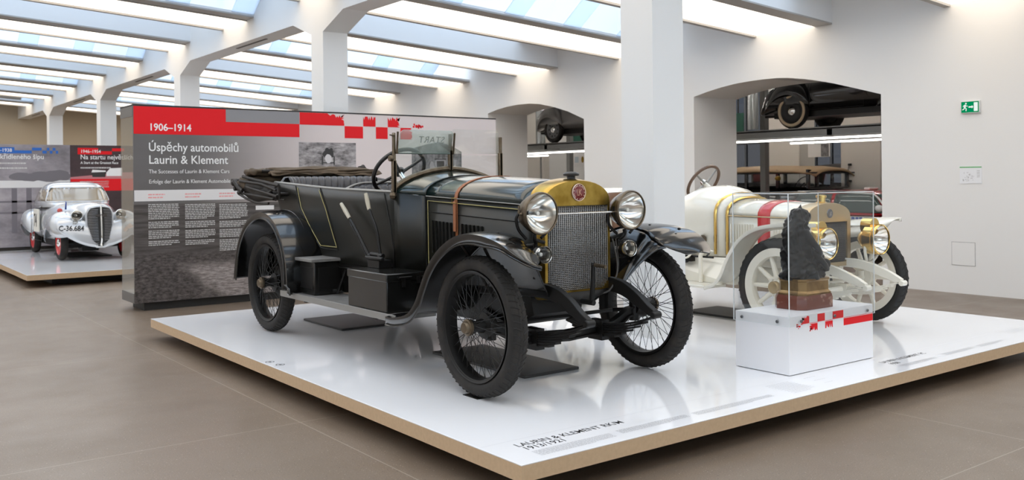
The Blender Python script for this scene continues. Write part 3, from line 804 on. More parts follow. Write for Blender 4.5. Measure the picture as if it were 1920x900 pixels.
BRZ.node_tree.nodes['Principled BSDF'].inputs['Specular IOR Level'].default_value = .22
o = bronze().out('sculpture', BRZ, tr, sharp=0, weld=False)
q = o.modifiers.new('r', 'REMESH'); q.mode = 'VOXEL'; q.voxel_size = .0065; q.use_smooth_shade = True

# ---- wall signs
def wf(y, z, off=.0): return frame((XW - off, y, z), (0, -1, 0), (0, 0, 1))
ex = thing('exit_sign', 'green and white emergency exit sign with running figure high on the white wall', 'exit sign', (XW, 5.922, 2.43))
MB().box(-.035, 0, -.125, .125, -.082, .082).out('housing', mat('sign_housing', (.70, .70, .68), .4), ex, bevel=.008)
GREEN = emis('exit_green', (.0, .23, .085), .9); SIGNW = emis('exit_white', (.85, .92, .88), .8)
MB().box(-.0375, -.0351, -.113, .113, -.070, .070).out('face', GREEN, ex)
g = MB(); xs = -.0385
def sy(y0, y1, z0, z1): g.poly([(xs, y0, z0), (xs, y1, z0), (xs, y1, z1), (xs, y0, z1)])
sy(-.050, -.100, -.056, .056)                      # door
sy(.018, -.030, -.009, .009); g.poly([(xs, -.024, .022), (xs, -.044, 0), (xs, -.024, -.022)])
def limb(pts, w):
    for (ya, za), (yb, zb) in zip(pts, pts[1:]):
        d = Vector((yb - ya, zb - za)).normalized() * w; g.poly([(xs, ya - d.y, za + d.x), (xs, ya + d.y, za - d.x), (xs, yb + d.y, zb - d.x), (xs, yb - d.y, zb + d.x)])
g.poly([(xs, .052 + .011 * cos(k * pi / 5), .046 + .011 * sin(k * pi / 5)) for k in range(10)])
limb([(.060, .030), (.068, -.004)], .010); limb([(.058, .026), (.040, .010), (.028, .016)], .0045); limb([(.062, .026), (.080, .022), (.088, .004)], .0045); limb([(.066, -.004), (.048, -.020), (.052, -.052)], .0055); limb([(.070, -.004), (.080, -.026), (.100, -.034)], .0055)
g.out('pictogram', SIGNW, ex, sharp=0)
mp = thing('evacuation_plan', 'small white evacuation plan with green top bar on the white wall below the exit sign', 'sign', (XW, 5.938, 1.552))
MB().box(-.006, 0, -.142, .142, -.112, .105).out('sheet', mat('sheet_white', (.82, .82, .83), .4), mp)
MB().box(-.0075, -.0061, -.142, .142, .092, .106).out('green_bar', mat('bar_green', (.10, .42, .12), .4), mp)
g = MB(); r3 = random.Random(9)
for k in range(26):
    y = r3.uniform(-.03, .10); z = r3.uniform(-.08, .04); w = r3.uniform(.008, .035); h = .003 if k % 2 else r3.uniform(.01, .03)
    w = .004 if k % 2 == 0 else w
    g.box(-.0068, -.0061, y - w / 2, y + w / 2, z - h / 2, z + h / 2)
for k in range(5): g.box(-.0068, -.0061, -.12, -.08, .05 - k * .02, .055 - k * .02)
g.out('plan_lines', mat('plan_grey', (.38, .36, .34), .5), mp)
ha = thing('wall_hatch', 'white square service hatch set flush low in the white wall', 'hatch', (XW, 6.045, .52))
MB().box(-.004, 0, -.150, .150, -.148, .148).out('door', WHITE, ha)
e = MB(); e.box(-.003, 0, -.156, -.1505, -.155, .155); e.box(-.003, 0, .1505, .156, -.155, .155); e.box(-.003, 0, -.156, .156, .1485, .155); e.box(-.003, 0, -.156, .156, -.155, -.1485)
e.out('frame', mat('hatch_gap', (.42, .41, .40), .6), ha)
# ================================================================== cars: shared pieces
TYRE = mat('tyre_rubber', (.019, .0175, .0165), .72, spec=.28, bump=(40, .12), var=(9, (.040, .034, .029), .45, .75))
TREAD = bpy.data.materials.new('tyre_tread'); TREAD.use_nodes = True
_n = TREAD.node_tree; _b = _n.nodes['Principled BSDF']; _b.inputs['Base Color'].default_value = (.016, .0145, .0135, 1); _b.inputs['Roughness'].default_value = .85
LENS = glass('lamp_lens', (.99, .99, .98), 1.0)
REFL = mat('lamp_reflector', (.90, .88, .84), .13, metal=1)

def wheel_group(parent, name, pos, build, rz=0):
    pass

def tyre_mesh(R, w, rin, m, parent, blocks=0, ax='X', white=None):
    """Tyre about X: beaded shoulder profile; blocks adds cross bars to the tread."""
    h = (R - rin) / 2; rc = rin + h; b = MB()
    prof = []
    n = 22
    for k in range(n + 1):
        a = -pi * .86 + (2 * pi * .86) * k / n        # open at the rim
        # angle 0 points outward (tread)
        prof.append((rc + h * cos(a) * (1.0 if abs(a) > .5 else .985 + .015 * abs(a) / .5), w / 2 * sin(a) * (1 + .08 * cos(a))))
    b.lathe(prof, ax=ax, seg=56)
    if blocks:
        b.mi = 1
        for k in range(blocks):
            a = 2 * pi * k / blocks
            for s in (-1, 1):
                pts = []
                for (t, da) in ((.06, 0), (.30, .25), (.55, .45), (.78, .5)):
                    ang = a + da * 2 * pi / blocks + (.5 * 2 * pi / blocks if s > 0 else 0)
                    th = t * 1.15
                    r = rc + (h - .0005) * cos(th); x = s * w / 2 * sin(th) * (1 + .08 * cos(th)) * 1.02
                    pts.append((x, r * cos(ang), r * sin(ang)))
                b.tube(pts, .0048, 5)
        for x in (-.012, .012):
            b.lathe([(R * .985 - .002, x - .006), (R * .985 + .006, x - .004), (R * .985 + .006, x + .004), (R * .985 - .002, x + .006)], ax=ax, seg=56)
    return b.out('tyre', [m, TREAD], parent, sharp=50, weld=False)

def wire_wheel(parent, pos, side, R=.437, w=.128, rin=.325, rimm=None, spm=None, hubm=None, drum=True):
    """Wire wheel at pos; side = +1 when the outer face looks to +x."""
    b = MB()
    b.lathe([(rin + .022, -.055), (rin + .018, -.05), (rin + .002, -.046), (rin - .006, -.02), (rin - .008, 0), (rin - .006, .02), (rin + .002, .046), (rin + .018, .05), (rin + .022, .055), (rin + .012, .05), (rin + .005, .02), (rin + .005, -.02), (rin + .012, -.05), (rin + .022, -.055)], seg=56)
    o = b.out('wheel', rimm, parent, loc=pos, sharp=45)
    if side < 0: o.rotation_euler = (0, 0, pi)
    tyre_mesh(R, w, rin + .008, TYRE, o, 64)
    s = MB(); n = 30
    for k in range(n):
        for (hx, hr, dr, rx) in ((.075, .045, 1, .012), (-.03, .075, -1, -.012)):
            a0 = 2 * pi * (k + .5 * (dr > 0)) / n; a1 = a0 + dr * (.42 if k % 2 else -.42) * 1.0
            s.tube([(hx, hr * cos(a1), hr * sin(a1)), (rx, (rin - .004) * cos(a0), (rin - .004) * sin(a0))], .0021, 4, caps=False)
    s.out('wire_spokes', spm, o, weld=False)
    h = MB(); h.lathe([(0, -.10), (.05, -.10), (.082, -.035), (.082, -.025), (.045, -.015), (.034, .03), (.048, .07), (.048, .08), (.036, .085)], seg=24); h.out('hub', spm, o)
    h = MB(); h.lathe([(.036, .082), (.052, .082), (.054, .088), (.052, .10), (.040, .104), (.037, .118), (.031, .124), (0, .125)], seg=28)
    for k in range(8): h.sphere((.10, .046 * cos(k * pi / 4), .046 * sin(k * pi / 4)), .004, 6)
    h.out('hub_cap', hubm, o)
    if drum:
        d = MB(); d.lathe([(0, -.13), (.15, -.13), (.155, -.12), (.155, -.09), (.15, -.085), (0, -.085)], seg=32); d.out('brake_drum', spm, o)
    return o

def spoke_wheel(parent, pos, side, R=.41, w=.10, rin=.315, n=10, wood=None, hubm=None, tyrem=TYRE):
    """Artillery wheel: deep felloe ring, tapered wooden spokes."""
    b = MB(); b.lathe([(rin + .012, -.042), (rin - .055, -.034), (rin - .06, -.02), (rin - .06, .02), (rin - .055, .034), (rin + .012, .042)], seg=56)
    o = b.out('wheel', wood, parent, loc=pos, sharp=40)
    if side < 0: o.rotation_euler = (0, 0, pi)
    tyre_mesh(R, w, rin, tyrem, o, 40)
    for k in range(n):
        a = 2 * pi * k / n; s = MB()
        s.tube([(0, .06 * cos(a), .06 * sin(a)), (0, .15 * cos(a), .15 * sin(a)), (0, (rin - .05) * cos(a), (rin - .05) * sin(a))], [.024, .021, .017], 10)
        s.out('spoke', wood, o)
    h = MB(); h.lathe([(0, -.06), (.085, -.05), (.085, .02), (.092, .022), (.092, .034), (.06, .036), (.052, .05)], seg=30)
    for k in range(n):
        a = 2 * pi * (k + .5) / n; h.lathe([(0, .03), (.010, .03), (.010, .046), (0, .046)], (0, .075 * cos(a), .075 * sin(a)), seg=8)
    h.out('hub', wood, o)
    h = MB(); h.lathe([(.05, .045), (.052, .085), (.046, .094), (.03, .098), (0, .099)], seg=24); h.out('hub_cap', hubm, o)
    return o

def headlamp(parent, pos, r, shell, rim, name='headlamp', depth=.16, back=None):
    """Drum lamp facing -y."""
    b = MB(); b.lathe([(r * .98, .0), (r * .99, .02), (r * .93, .05), (r * .72, depth * .7), (r * .42, depth * .95), (r * .2, depth), (0, depth)], ax='Y', seg=40)
    o = b.out(name, shell, parent, loc=pos)
    b = MB(); b.lathe([(r * .93, -.016), (r * .97, -.020), (r * 1.02, -.014), (r * 1.03, .004), (r * 1.0, .014), (r * .93, .01)], ax='Y', seg=44); b.out('lamp_rim', rim, o)
    b = MB(); b.lathe([(r * .95, -.004), (r * .90, .012), (r * .72, .05), (r * .5, .085), (r * .25, .108), (.02, .115), (0, .115)], ax='Y', seg=40); b.out('reflector', REFL, o)
    b = MB(); b.lathe([(.0, .02), (.012, .022), (.016, .035), (.010, .055), (.010, .11)], ax='Y', seg=12); b.out('bulb', mat('bulb', (.85, .85, .80), .1), o)
    b = MB(); b.lathe([(r * .955, -.008), (r * .7, -.016), (r * .35, -.021), (0, -.022)], ax='Y', seg=40); b.out('lens', LENS, o)
    return o

def fender(parent, name, prof, x0, x1, m, lip=.05, crown=.025, round_front=0.0, solid=.005, nx=10, lip2=0.0, bead=None, inner=None):
    """Mudguard swept along prof [(y, z)] between x0 (outer) and x1 (inner); round_front narrows the first stations to a spoon."""
    P = spline(prof, 5); b = MB(); rows = []
    n = len(P); s = 1 if x1 > x0 else -1
    acc = [0]
    for (a, c), (d, e) in zip(P, P[1:]): acc.append(acc[-1] + sqrt((d - a) ** 2 + (e - c) ** 2))
    edge = []
    for i, (y, z) in enumerate(P):
        ya, za = P[max(0, i - 1)]; yb, zb = P[min(n - 1, i + 1)]
        t = Vector((yb - ya, zb - za)).normalized(); nr = Vector((-t.y, t.x))
        if nr.y < 0 and abs(nr.y) > .02: nr = -nr
        xa, xb = x0, x1
        if round_front:
            q = min(1, acc[i] / round_front); k = sqrt(max(0, 1 - (1 - q) ** 2)); mid = (x0 + x1) / 2
            xa = mid + (x0 - mid) * max(.12, k); xb = mid + (x1 - mid) * max(.12, k)
        row = []
        L = lip if not callable(lip) else lip(acc[i] / acc[-1])
        row.append((xa, y - nr.x * L, z - nr.y * L))
        for k in range(nx + 1):
            u = k / nx; c = crown * (1 - (2 * u - 1) ** 2)
            edge_drop = 0
            dy, dz = inner(y) if inner else (0, 0)
            row.append((lerp(xa, xb, u), y + nr.x * c + dy * u, z + nr.y * c + dz * u))
        if lip2: row.append((xb, y - nr.x * lip2, z - nr.y * lip2))
        rows.append(row); edge.append((xa, y - nr.x * L, z - nr.y * L))
    b.grid(rows)
    o = b.out(name, m, parent, solid=solid, sharp=60, soff=0)
    if bead:
        e = MB(); e.tube(edge, .007, 6); e.out('bead', bead, o)
    return o, P

# ================================================================== the black open tourer
CX, CYY = 3.995, 4.67
BODY = mat('black_paint', (.007, .0072, .0068), .25, coat=.45, spec=.4, bump=(6, .03), var=(3, (.012, .0115, .010), .4, .7), croug=.14)
SIDE = mat('black_green_side', (.0095, .0105, .0088), .32, coat=.05, spec=.30, bump=(5, .03), var=(2.5, (.016, .0155, .013), .4, .7), croug=.25)
GREENB = mat('dark_green_bonnet', (.003, .013, .0135), .2, coat=.5, bump=(5, .025), var=(4, (.005, .017, .017), .4, .7), croug=.10)
FEND = mat('black_fender', (.004, .0042, .0045), .2, coat=.6, bump=(7, .03), croug=.08, spec=.4)
CHASS = mat('chassis_black', (.0055, .0052, .005), .45, bump=(20, .1), spec=.35)
GOLDLINE = mat('gold_line', (.48, .42, .17), .4)
BRASS = mat('old_brass', (.50, .33, .075), .28, metal=.95, var=(11, (.30, .18, .03), .35, .7), bump=(9, .04))
BRASSD = mat('brown_brass', (.16, .125, .085), .38, metal=.8, var=(20, (.10, .075, .05), .4, .7))
NICKEL = mat('nickel', (.62, .60, .56), .22, metal=1)
LEATHER = mat('tan_leather', (.30, .105, .040), .5, bump=(30, .15))
TUFT = mat('black_leather', (.055, .053, .058), .32, coat=.2, bump=(25, .12))
CANVAS = mat('brown_canvas', (.105, .072, .042), .85, bump=(18, .3), var=(6, (.060, .042, .027), .35, .65))
HOODWOOD = mat('hood_irons', (.012, .0095, .008), .5, spec=.3)
GREYEDGE = mat('worn_edge', (.27, .265, .25), .4, metal=.4)
BOARD = mat('running_board_grey', (.20, .195, .185), .55, bump=(40, .2), var=(8, (.13, .125, .118), .4, .65))
car = thing('vintage_car', 'black and dark green open veteran tourer with brass radiator and folded hood', 'car', (CX, CYY, .2))
car_parts = car

ZH = .43
wheel_y = {'f': .02, 'r': 3.32}
for sx in (-1, 1):
    wire_wheel(car, (sx * .715, wheel_y['f'], ZH + .0125), sx, rimm=CHASS, spm=CHASS, hubm=BRASSD, drum=False)
    wire_wheel(car, (sx * .715, wheel_y['r'], ZH + .0125), sx, rimm=CHASS, spm=CHASS, hubm=BRASSD)

# chassis: side rails running into the front spring horns, axles, springs
b = MB()
for s in (-1, 1):
    P = spline([(s * .285, -.52, .485), (s * .285, -.46, .505), (s * .285, -.34, .575), (s * .285, -.18, .635), (s * .29, .1, .64), (s * .33, .9, .60), (s * .40, 1.6, .58), (s * .42, 3.0, .60), (s * .42, 3.7, .70), (s * .42, 4.1, .66)], 5)
    rows = []
    for i, (x, y, z) in enumerate(P):
        t = i / (len(P) - 1); h = .022 + .032 * min(1, t * 4.5); w = .022
        rows.append([(x - w, y, z - h), (x + w, y, z - h), (x + w, y, z + h * .8), (x - w, y, z + h * .8)])
    b.grid(rows, cv=True, capa=True, capb=True)
    b.lathe([(0, -.035), (.024, -.035), (.024, .035), (0, .035)], (s * .285, -.515, .475), 'X', 14)
b.box(-.29, .29, .22, .28, .56, .62); b.box(-.40, .40, 2.2, 2.28, .54, .62)
b.out('chassis', CHASS, car, bevel=.006)
for s in (-1, 1):
    b = MB()
    for k in range(6):
        L = 1.0 - .13 * k; m_ = .03
        pts = [(s * .285, m_ + L * .52 * t, .36 + .012 * 0 - .016 * k + .095 * t * t * (L ** 2)) for t in [i / 10 for i in range(-10, 11)]]
        rows = [[(x - .025, y, z - .0075), (x + .025, y, z - .0075), (x + .025, y, z + .0065), (x - .025, y, z + .0065)] for x, y, z in pts]
        b.grid(rows, cv=True, capa=True, capb=True)
    b.box(s * .285 - .035, s * .285 + .035, -.04, .10, .25, .385)
    b.tube([(s * .285, -.49, .455), (s * .285, -.515, .475)], .016, 8)
    b.out('leaf_spring', CHASS, car)
b = MB()
P = [(x, .03, z) for x, z in ((-.64, .415), (-.56, .405), (-.48, .36), (-.40, .325), (-.28, .32), (0, .305), (.28, .32), (.40, .325), (.48, .36), (.56, .405), (.64, .415))]
rows = []
for x, y, z in P: rows.append([(x, y - .028, z - .036), (x, y + .028, z - .036), (x, y + .028, z - .022), (x, y + .010, z - .016), (x, y + .010, z + .016), (x, y + .028, z + .022), (x, y + .028, z + .036), (x, y - .028, z + .036), (x, y - .028, z + .022), (x, y - .010, z + .016), (x, y - .010, z - .016), (x, y - .028, z - .022)])
b.grid(rows, cv=True, capa=True, capb=True)
for s in (-1, 1): b.lathe([(0, -.075), (.034, -.075), (.034, .075), (0, .075)], (s * .625, .03, .42), 'Z', 14)
b.out('front_axle', CHASS, car)
b = MB(); b.tube([(-.6, .22, .40), (.6, .22, .40)], .014, 8); b.tube([(-.6, .22, .40), (-.625, .05, .42)], .016, 6); b.tube([(.6, .22, .40), (.625, .05, .42)], .016, 6); b.out('track_rod', CHASS, car)
b = MB(); b.tube([(-.66, 3.32, ZH), (.66, 3.32, ZH)], .045, 14); b.sphere((0, 3.32, ZH), .14, 16); b.out('rear_axle', CHASS, car)
b = MB()
rows = [[(-.26 * k, y, z0), (.26 * k, y, z0), (.30 * k, y, .60), (-.30 * k, y, .60)] for y, z0, k in ((.12, .45, .8), (.3, .36, 1), (1.0, .36, 1.1), (1.5, .42, 1.1), (2.6, .48, 1.0))]
b.grid(rows, cv=True, capa=True, capb=True); b.out('undertray', CHASS, car, sharp=30)

# body tub: sides and rounded tail as one sheet, floor inside
def tub_pts():
    # plan outline of the belt: (x, y, z_belt, z_sill)
    L = [(-.505, 1.43, 1.262, .665), (-.535, 1.8, 1.272, .645), (-.55, 2.4, 1.288, .64), (-.555, 3.0, 1.315, .66), (-.55, 3.35, 1.332, .86), (-.54, 3.58, 1.342, 1.0), (-.49, 3.74, 1.345, 1.04), (-.36, 3.86, 1.345, 1.05), (0, 3.90, 1.345, 1.05)]
    L = spline(L, 4)
    return L + [(-x, y, a, c) for x, y, a, c in reversed(L[:-1])]
TP = tub_pts(); b = MB(); rows = []
NB = 7
for j in range(NB + 1):
    t = j / NB; row = []
    for x, y, zb_, zs_ in TP:
        q = 1 - .10 * t ** 2.2
        row.append((x * q, y if y < 3.5 else 3.5 + (y - 3.5) * (1 - .55 * t), lerp(zb_, zs_, t)))
    rows.append(row)
b.grid(rows); b.out('body', SIDE, car, solid=.02, soff=0, sharp=50)
b = MB(); b.tube([(x, y, zb_ + .004) for x, y, zb_, _ in TP], .012, 8); b.out('belt_moulding', GREYEDGE, car)
b = MB(); b.poly([(-.47, 1.3, .66), (.47, 1.3, .66), (.47, 3.6, .68), (-.47, 3.6, .68)]); b.box(-.5, .5, 1.46, 1.475, .66, 1.22); b.out('cabin_floor', CHASS, car)
# lower edge moulding and valance to the running board
b = MB(); b.tube([(-.515, y, z) for y, z in ((1.15, .655), (1.5, .645), (2.0, .632), (2.6, .632), (2.95, .65))], .010, 6); b.tube([(.515, y, z) for y, z in ((1.15, .655), (2.6, .632), (2.95, .65))], .010, 6); b.out('sill_bead', BODY, car)
b = MB()
for s in (-1, 1): b.hexa([(s * .44, 1.0, .42), (s * .46, 1.0, .42), (s * .44, 2.95, .42), (s * .46, 2.95, .42), (s * .49, 1.0, .66), (s * .51, 1.0, .66), (s * .49, 2.95, .66), (s * .51, 2.95, .66)])
b.out('valance', CHASS, car)
# door outlines (shut lines with a gold line inside)
def side_x(y, z, off=.012):
    zb_ = interp(y, [(p[1], p[2]) for p in TP[:len(TP) // 2 - 4]]); zs_ = interp(y, [(p[1], p[3]) for p in TP[:len(TP) // 2 - 4]]); x = interp(y, [(p[1], p[0]) for p in TP[:len(TP) // 2 - 4]])
    t = max(0, min(1, (zb_ - z) / (zb_ - zs_))); return x * (1 - .10 * t ** 2.2) - off
def sideline(pts, r, m, name, off=.012, n=8):
    b = MB(); Q = []
    for (ya, za), (yb, zb_) in zip(pts, pts[1:]):
        for k in range(n): t = k / n; y, z = lerp(ya, yb, t), lerp(za, zb_, t); Q.append((side_x(y, z, off), y, z))
    Q.append((side_x(*pts[-1], off), *pts[-1])); b.tube(Q, r, 5); return b.out(name, m, car)
sideline([(3.10, 1.315), (3.03, 1.13), (2.86, .95), (2.67, .785), (2.60, .775), (2.34, .775), (2.40, .95), (2.48, 1.12), (2.60, 1.295)], .0045, CHASS, 'door_gap')
sideline([(3.06, 1.30), (2.99, 1.12), (2.82, .945), (2.66, .80), (2.36, .80), (2.425, .955), (2.505, 1.12), (2.62, 1.28)], .0028, GOLDLINE, 'gold_line', .0135)
sideline([(1.55, 1.255), (1.40 + .08, 1.0), (1.46, .66)], .005, CHASS, 'door_gap')

# scuttle and bonnet
def hoodsec(hw, zs_, zt, y, n=14, zl=.62, e=2.1):
    pts = [(-hw * .985, y, zl), (-hw, y, zs_)]
    for k in range(1, n):
        a = pi - pi * k / n; pts.append((hw * (abs(cos(a)) ** (2 / e)) * (1 if cos(a) > 0 else -1), y, zs_ + (zt - zs_) * (abs(sin(a)) ** (2 / e))))
    pts += [(hw, y, zs_), (hw * .985, y, zl)]
    return pts
def zside(y): return interp(y, [(0, 1.183), (1.155, 1.238), (1.43, 1.262)])
def hwid(y): return interp(y, [(0, .300), (1.155, .400), (1.2, .405), (1.43, .508)])
def ztop(y): return interp(y, [(0, 1.338), (.6, 1.372), (1.155, 1.385), (1.3, 1.405), (1.43, 1.43)])
b = MB()
ys = [-.005, .2, .4, .6, .8, 1.0, 1.152]
for y0_, y1_ in zip(ys, ys[1:]): pass
rows = [hoodsec(hwid(y), zside(y), ztop(y), y) for y in ys]
b.grid([r[1:-1] for r in rows]); b.out('bonnet', GREENB, car, sharp=50, solid=.006)
for s in (0, 1):
    b = MB()
    b.grid([[ (r[0] if s == 0 else r[-1]), ((r[1][0] * 1.002, r[1][1], r[1][2] - .006) if s == 0 else (r[-2][0] * 1.002, r[-2][1], r[-2][2] - .006))] for r in rows])
    b.out('bonnet_side', SIDE, car, solid=.006)
ysc = [1.158, 1.2, 1.26, 1.32, 1.38, 1.43]
def hw2(y): t = (y - 1.158) / (1.43 - 1.158); return lerp(.402, .508, t ** 1.3)
ex_ = lambda y: lerp(2.05, 1.62, (y - 1.158) / .272)
b = MB(); b.grid([hoodsec(hw2(y), zside(y), ztop(y), y, e=ex_(y))[1:-1] for y in ysc]); b.out('scuttle', GREENB, car, sharp=50, solid=.008)
for s in (0, 1):
    b = MB()
    b.grid([[hoodsec(hw2(y), zside(y) - .003, ztop(y), y)[-s], hoodsec(hw2(y), zside(y) - .003, ztop(y), y)[1 if s == 0 else -2]] for y in ysc])
    b.out('scuttle_side', SIDE, car, solid=.008)
# seams, gold lines, hinges
b = MB(); b.tube(hoodsec(.402, zside(1.155) + .004, ztop(1.155) + .003, 1.155), .004, 5); b.out('bonnet_gap', CHASS, car)
b = MB()
b.tube([(-hwid(y) - .004, y, zside(y) - .002) for y in (0.02, .4, .8, 1.145)], .0042, 6); b.tube([(hwid(y) + .004, y, zside(y) - .002) for y in (0.02, .4, .8, 1.145)], .0042, 6)
b.out('bonnet_hinge', GREYEDGE, car)
b = MB(); b.tube([(-hwid(y) - .0045, y, zside(y) - .035) for y in (0.04, .4, .8, 1.125)] + [(-hwid(1.125) * .99 - .004, 1.125, .70)], .0028, 5); b.out('gold_line', GOLDLINE, car)
b = MB(); b.tube([(-hwid(y) - .003, y, zside(y) - .115) for y in (0.02, .4, .8, 1.145)], .0025, 4); b.out('panel_gap', CHASS, car)
b = MB()
for k in range(14):
    if k in (7,): continue
    y = 1.10 - .025 - k * .043
    zc = zside(y); x = -hwid(y)
    b.hexa([(x * .995 - .001, y - .012, .82), (x * .995 - .010, y - .010, .82), (x * .995 - .001, y + .012, .82), (x * .995 - .003, y + .012, .82), (x - .001, y - .012, zc - .175), (x - .012, y - .010, zc - .178), (x - .001, y + .012, zc - .175), (x - .003, y + .012, zc - .175)])
b.out('louvres', BODY, car)
# leather bonnet strap with buckle
ystr = .795
H = hoodsec(hwid(ystr) + .006, zside(ystr), ztop(ystr) + .005, ystr)
b = MB(); b.grid([[(x, ystr - .019, z) for x, y, z in H], [(x, ystr + .019, z) for x, y, z in H]]); st = b.out('bonnet_strap', LEATHER, car, solid=.006, sharp=60)
b = MB(); b.box(-hwid(ystr) - .019, -hwid(ystr) - .011, ystr - .017, ystr + .017, .985, 1.20); b.out('strap_end', LEATHER, st, bevel=.003)
b = MB(); b.tube([(-hwid(ystr) - .020, ystr + a, 1.205 + c) for a, c in ((-.026, -.018), (.026, -.018), (.026, .018), (-.026, .018))], .0035, 6, closed=True); b.out('buckle', BRASS, st)

# radiator: brass shell, arched header, honeycomb core, badge, cap
def radout(hw, zb_, zs_, zt, n=16, ch=.05):
    P = [(-hw + ch, zb_), (-hw, zb_ + ch)] + [(-hw, zs_)]
    for k in range(1, n):
        a = pi - pi * k / n; P.append((hw * cos(a) * (1 if abs(cos(a)) < .98 else 1), zs_ + (zt - zs_) * (sin(a) ** .80)))
    return P + [(hw, zs_), (hw, zb_ + ch), (hw - ch, zb_)]
RO = radout(.288, .575, 1.19, 1.345)
b = MB(); b.grid([[(x * k, y, .95 + (z - .95) * k) for x, z in RO] for y, k in ((.045, 1.03), (.02, 1.035), (-.085, 1.0), (-.097, .985))], cv=True, capa=True); 
core = radout(.265, .62, 1.175, 1.176, ch=.045)
RF = [(x * .985, .95 + (z - .95) * .985) for x, z in RO]
V1 = [b.bm.verts.new((x, -.097, z)) for x, z in RF]; V2 = [b.bm.verts.new((x, -.100, z)) for x, z in core]
n = len(V1)
for i in range(n): b.f([V1[i], V1[(i + 1) % n], V2[(i + 1) % n], V2[i]])
V3 = [b.bm.verts.new((x, -.083, z)) for x, z in core]
for i in range(n): b.f([V2[i], V2[(i + 1) % n], V3[(i + 1) % n], V3[i]])
rad = b.out('radiator', BRASS, car, sharp=30)
COREM = bpy.data.materials.new('radiator_core'); COREM.use_nodes = True
_n = COREM.node_tree; _b = _n.nodes['Principled BSDF']; _b.inputs['Base Color'].default_value = (.008, .008, .009, 1); _b.inputs['Roughness'].default_value = .7
b = MB(); b.prism([(x, -.078, z) for x, z in core], (0, .01, 0)); b.out('core_back', COREM, rad)
b = MB(); FINM = mat('radiator_fins', (.27, .265, .26), .4, metal=.7)
nx = 30
for i in range(nx + 1):
    x = lerp(-.262, .262, i / nx); zb_ = .62 + max(0, abs(x) - .22); b.box(x - .0029, x + .0029, -.094, -.080, zb_, 1.174)
for j in range(46):
    z = lerp(.626, 1.17, j / 45); hw_ = .262 - max(0, .045 - (z - .62)); b.box(-hw_, hw_, -.0925, -.080, z - .0022, z + .0022)
b.out('core_grid', FINM, rad, weld=False, sharp=0)
bd = MB(); bd.lathe([(0, -.008), (.046, -.008), (.054, -.004), (.056, .002)], (0, -.101, 1.262), 'Y', 36, sx=1); o = bd.out('badge', mat('badge_red', (.16, .012, .012), .25, coat=.6), rad); o.scale = (1, 1, 1)
DOT = mat('badge_white', (.80, .62, .52), .35)
b = MB()
b.lathe([(.053, -.111), (.0565, -.112), (.058, -.104)], (0, 0, 1.262), 'Y', 36)
for k in range(26):
    a = 2 * pi * k / 26; 
    if k % 2 == 0 or k % 3 == 0: b.lathe([(0, -.1105), (.0035, -.1105), (.0035, -.108)], (.0455 * cos(a), 0, 1.262 + .0455 * sin(a)), 'Y', 6)
b.out('badge_ring', DOT, o)
GB = mat('badge_letters', (.62, .34, .24), .35, metal=.5)
text('lettering', 'LK', .062, GB, frame((-.021, -.1105, 1.241), (1, 0, 0), (0, 0, 1)), o, spacing=.70, sx=.72)
b = MB(); b.lathe([(.034, 0), (.036, .008), (.028, .012), (.026, .03), (.052, .032), (.054, .044), (.05, .05), (.03, .058), (0, .06)], (0, -.03, 1.34), 'Z', 24); b.out('radiator_cap', mat('cap_black', (.02, .017, .015), .4), rad)
# starting handle and front apron
b = MB(); b.tube([(.02, -.20, .545), (.035, -.205, .79)], [.017, .014], 10); b.tube([(.02, -.22, .545), (.02, .05, .545)], .018, 10); b.sphere((.035, -.205, .79), .018, 8); ck = b.out('starting_handle', CHASS, car)
b = MB(); b.tube([(.035, -.205, .79), (.035, -.32, .785)], [.013, .012], 10); b.out('grip', BRASSD, ck)
b = MB(); P = [(-.27, .635), (-.2, .60), (-.1, .57), (0, .555), (.1, .57), (.2, .60), (.27, .635)]
b.grid([[(x, -.10, z - .02) for x, z in P], [(x, .25, z - .05) for x, z in P]]); b.grid([[(x, -.10, z - .02) for x, z in P], [(x, -.102, .60 + .01) for x, z in P]]); b.out('front_apron', CHASS, car, solid=.006)

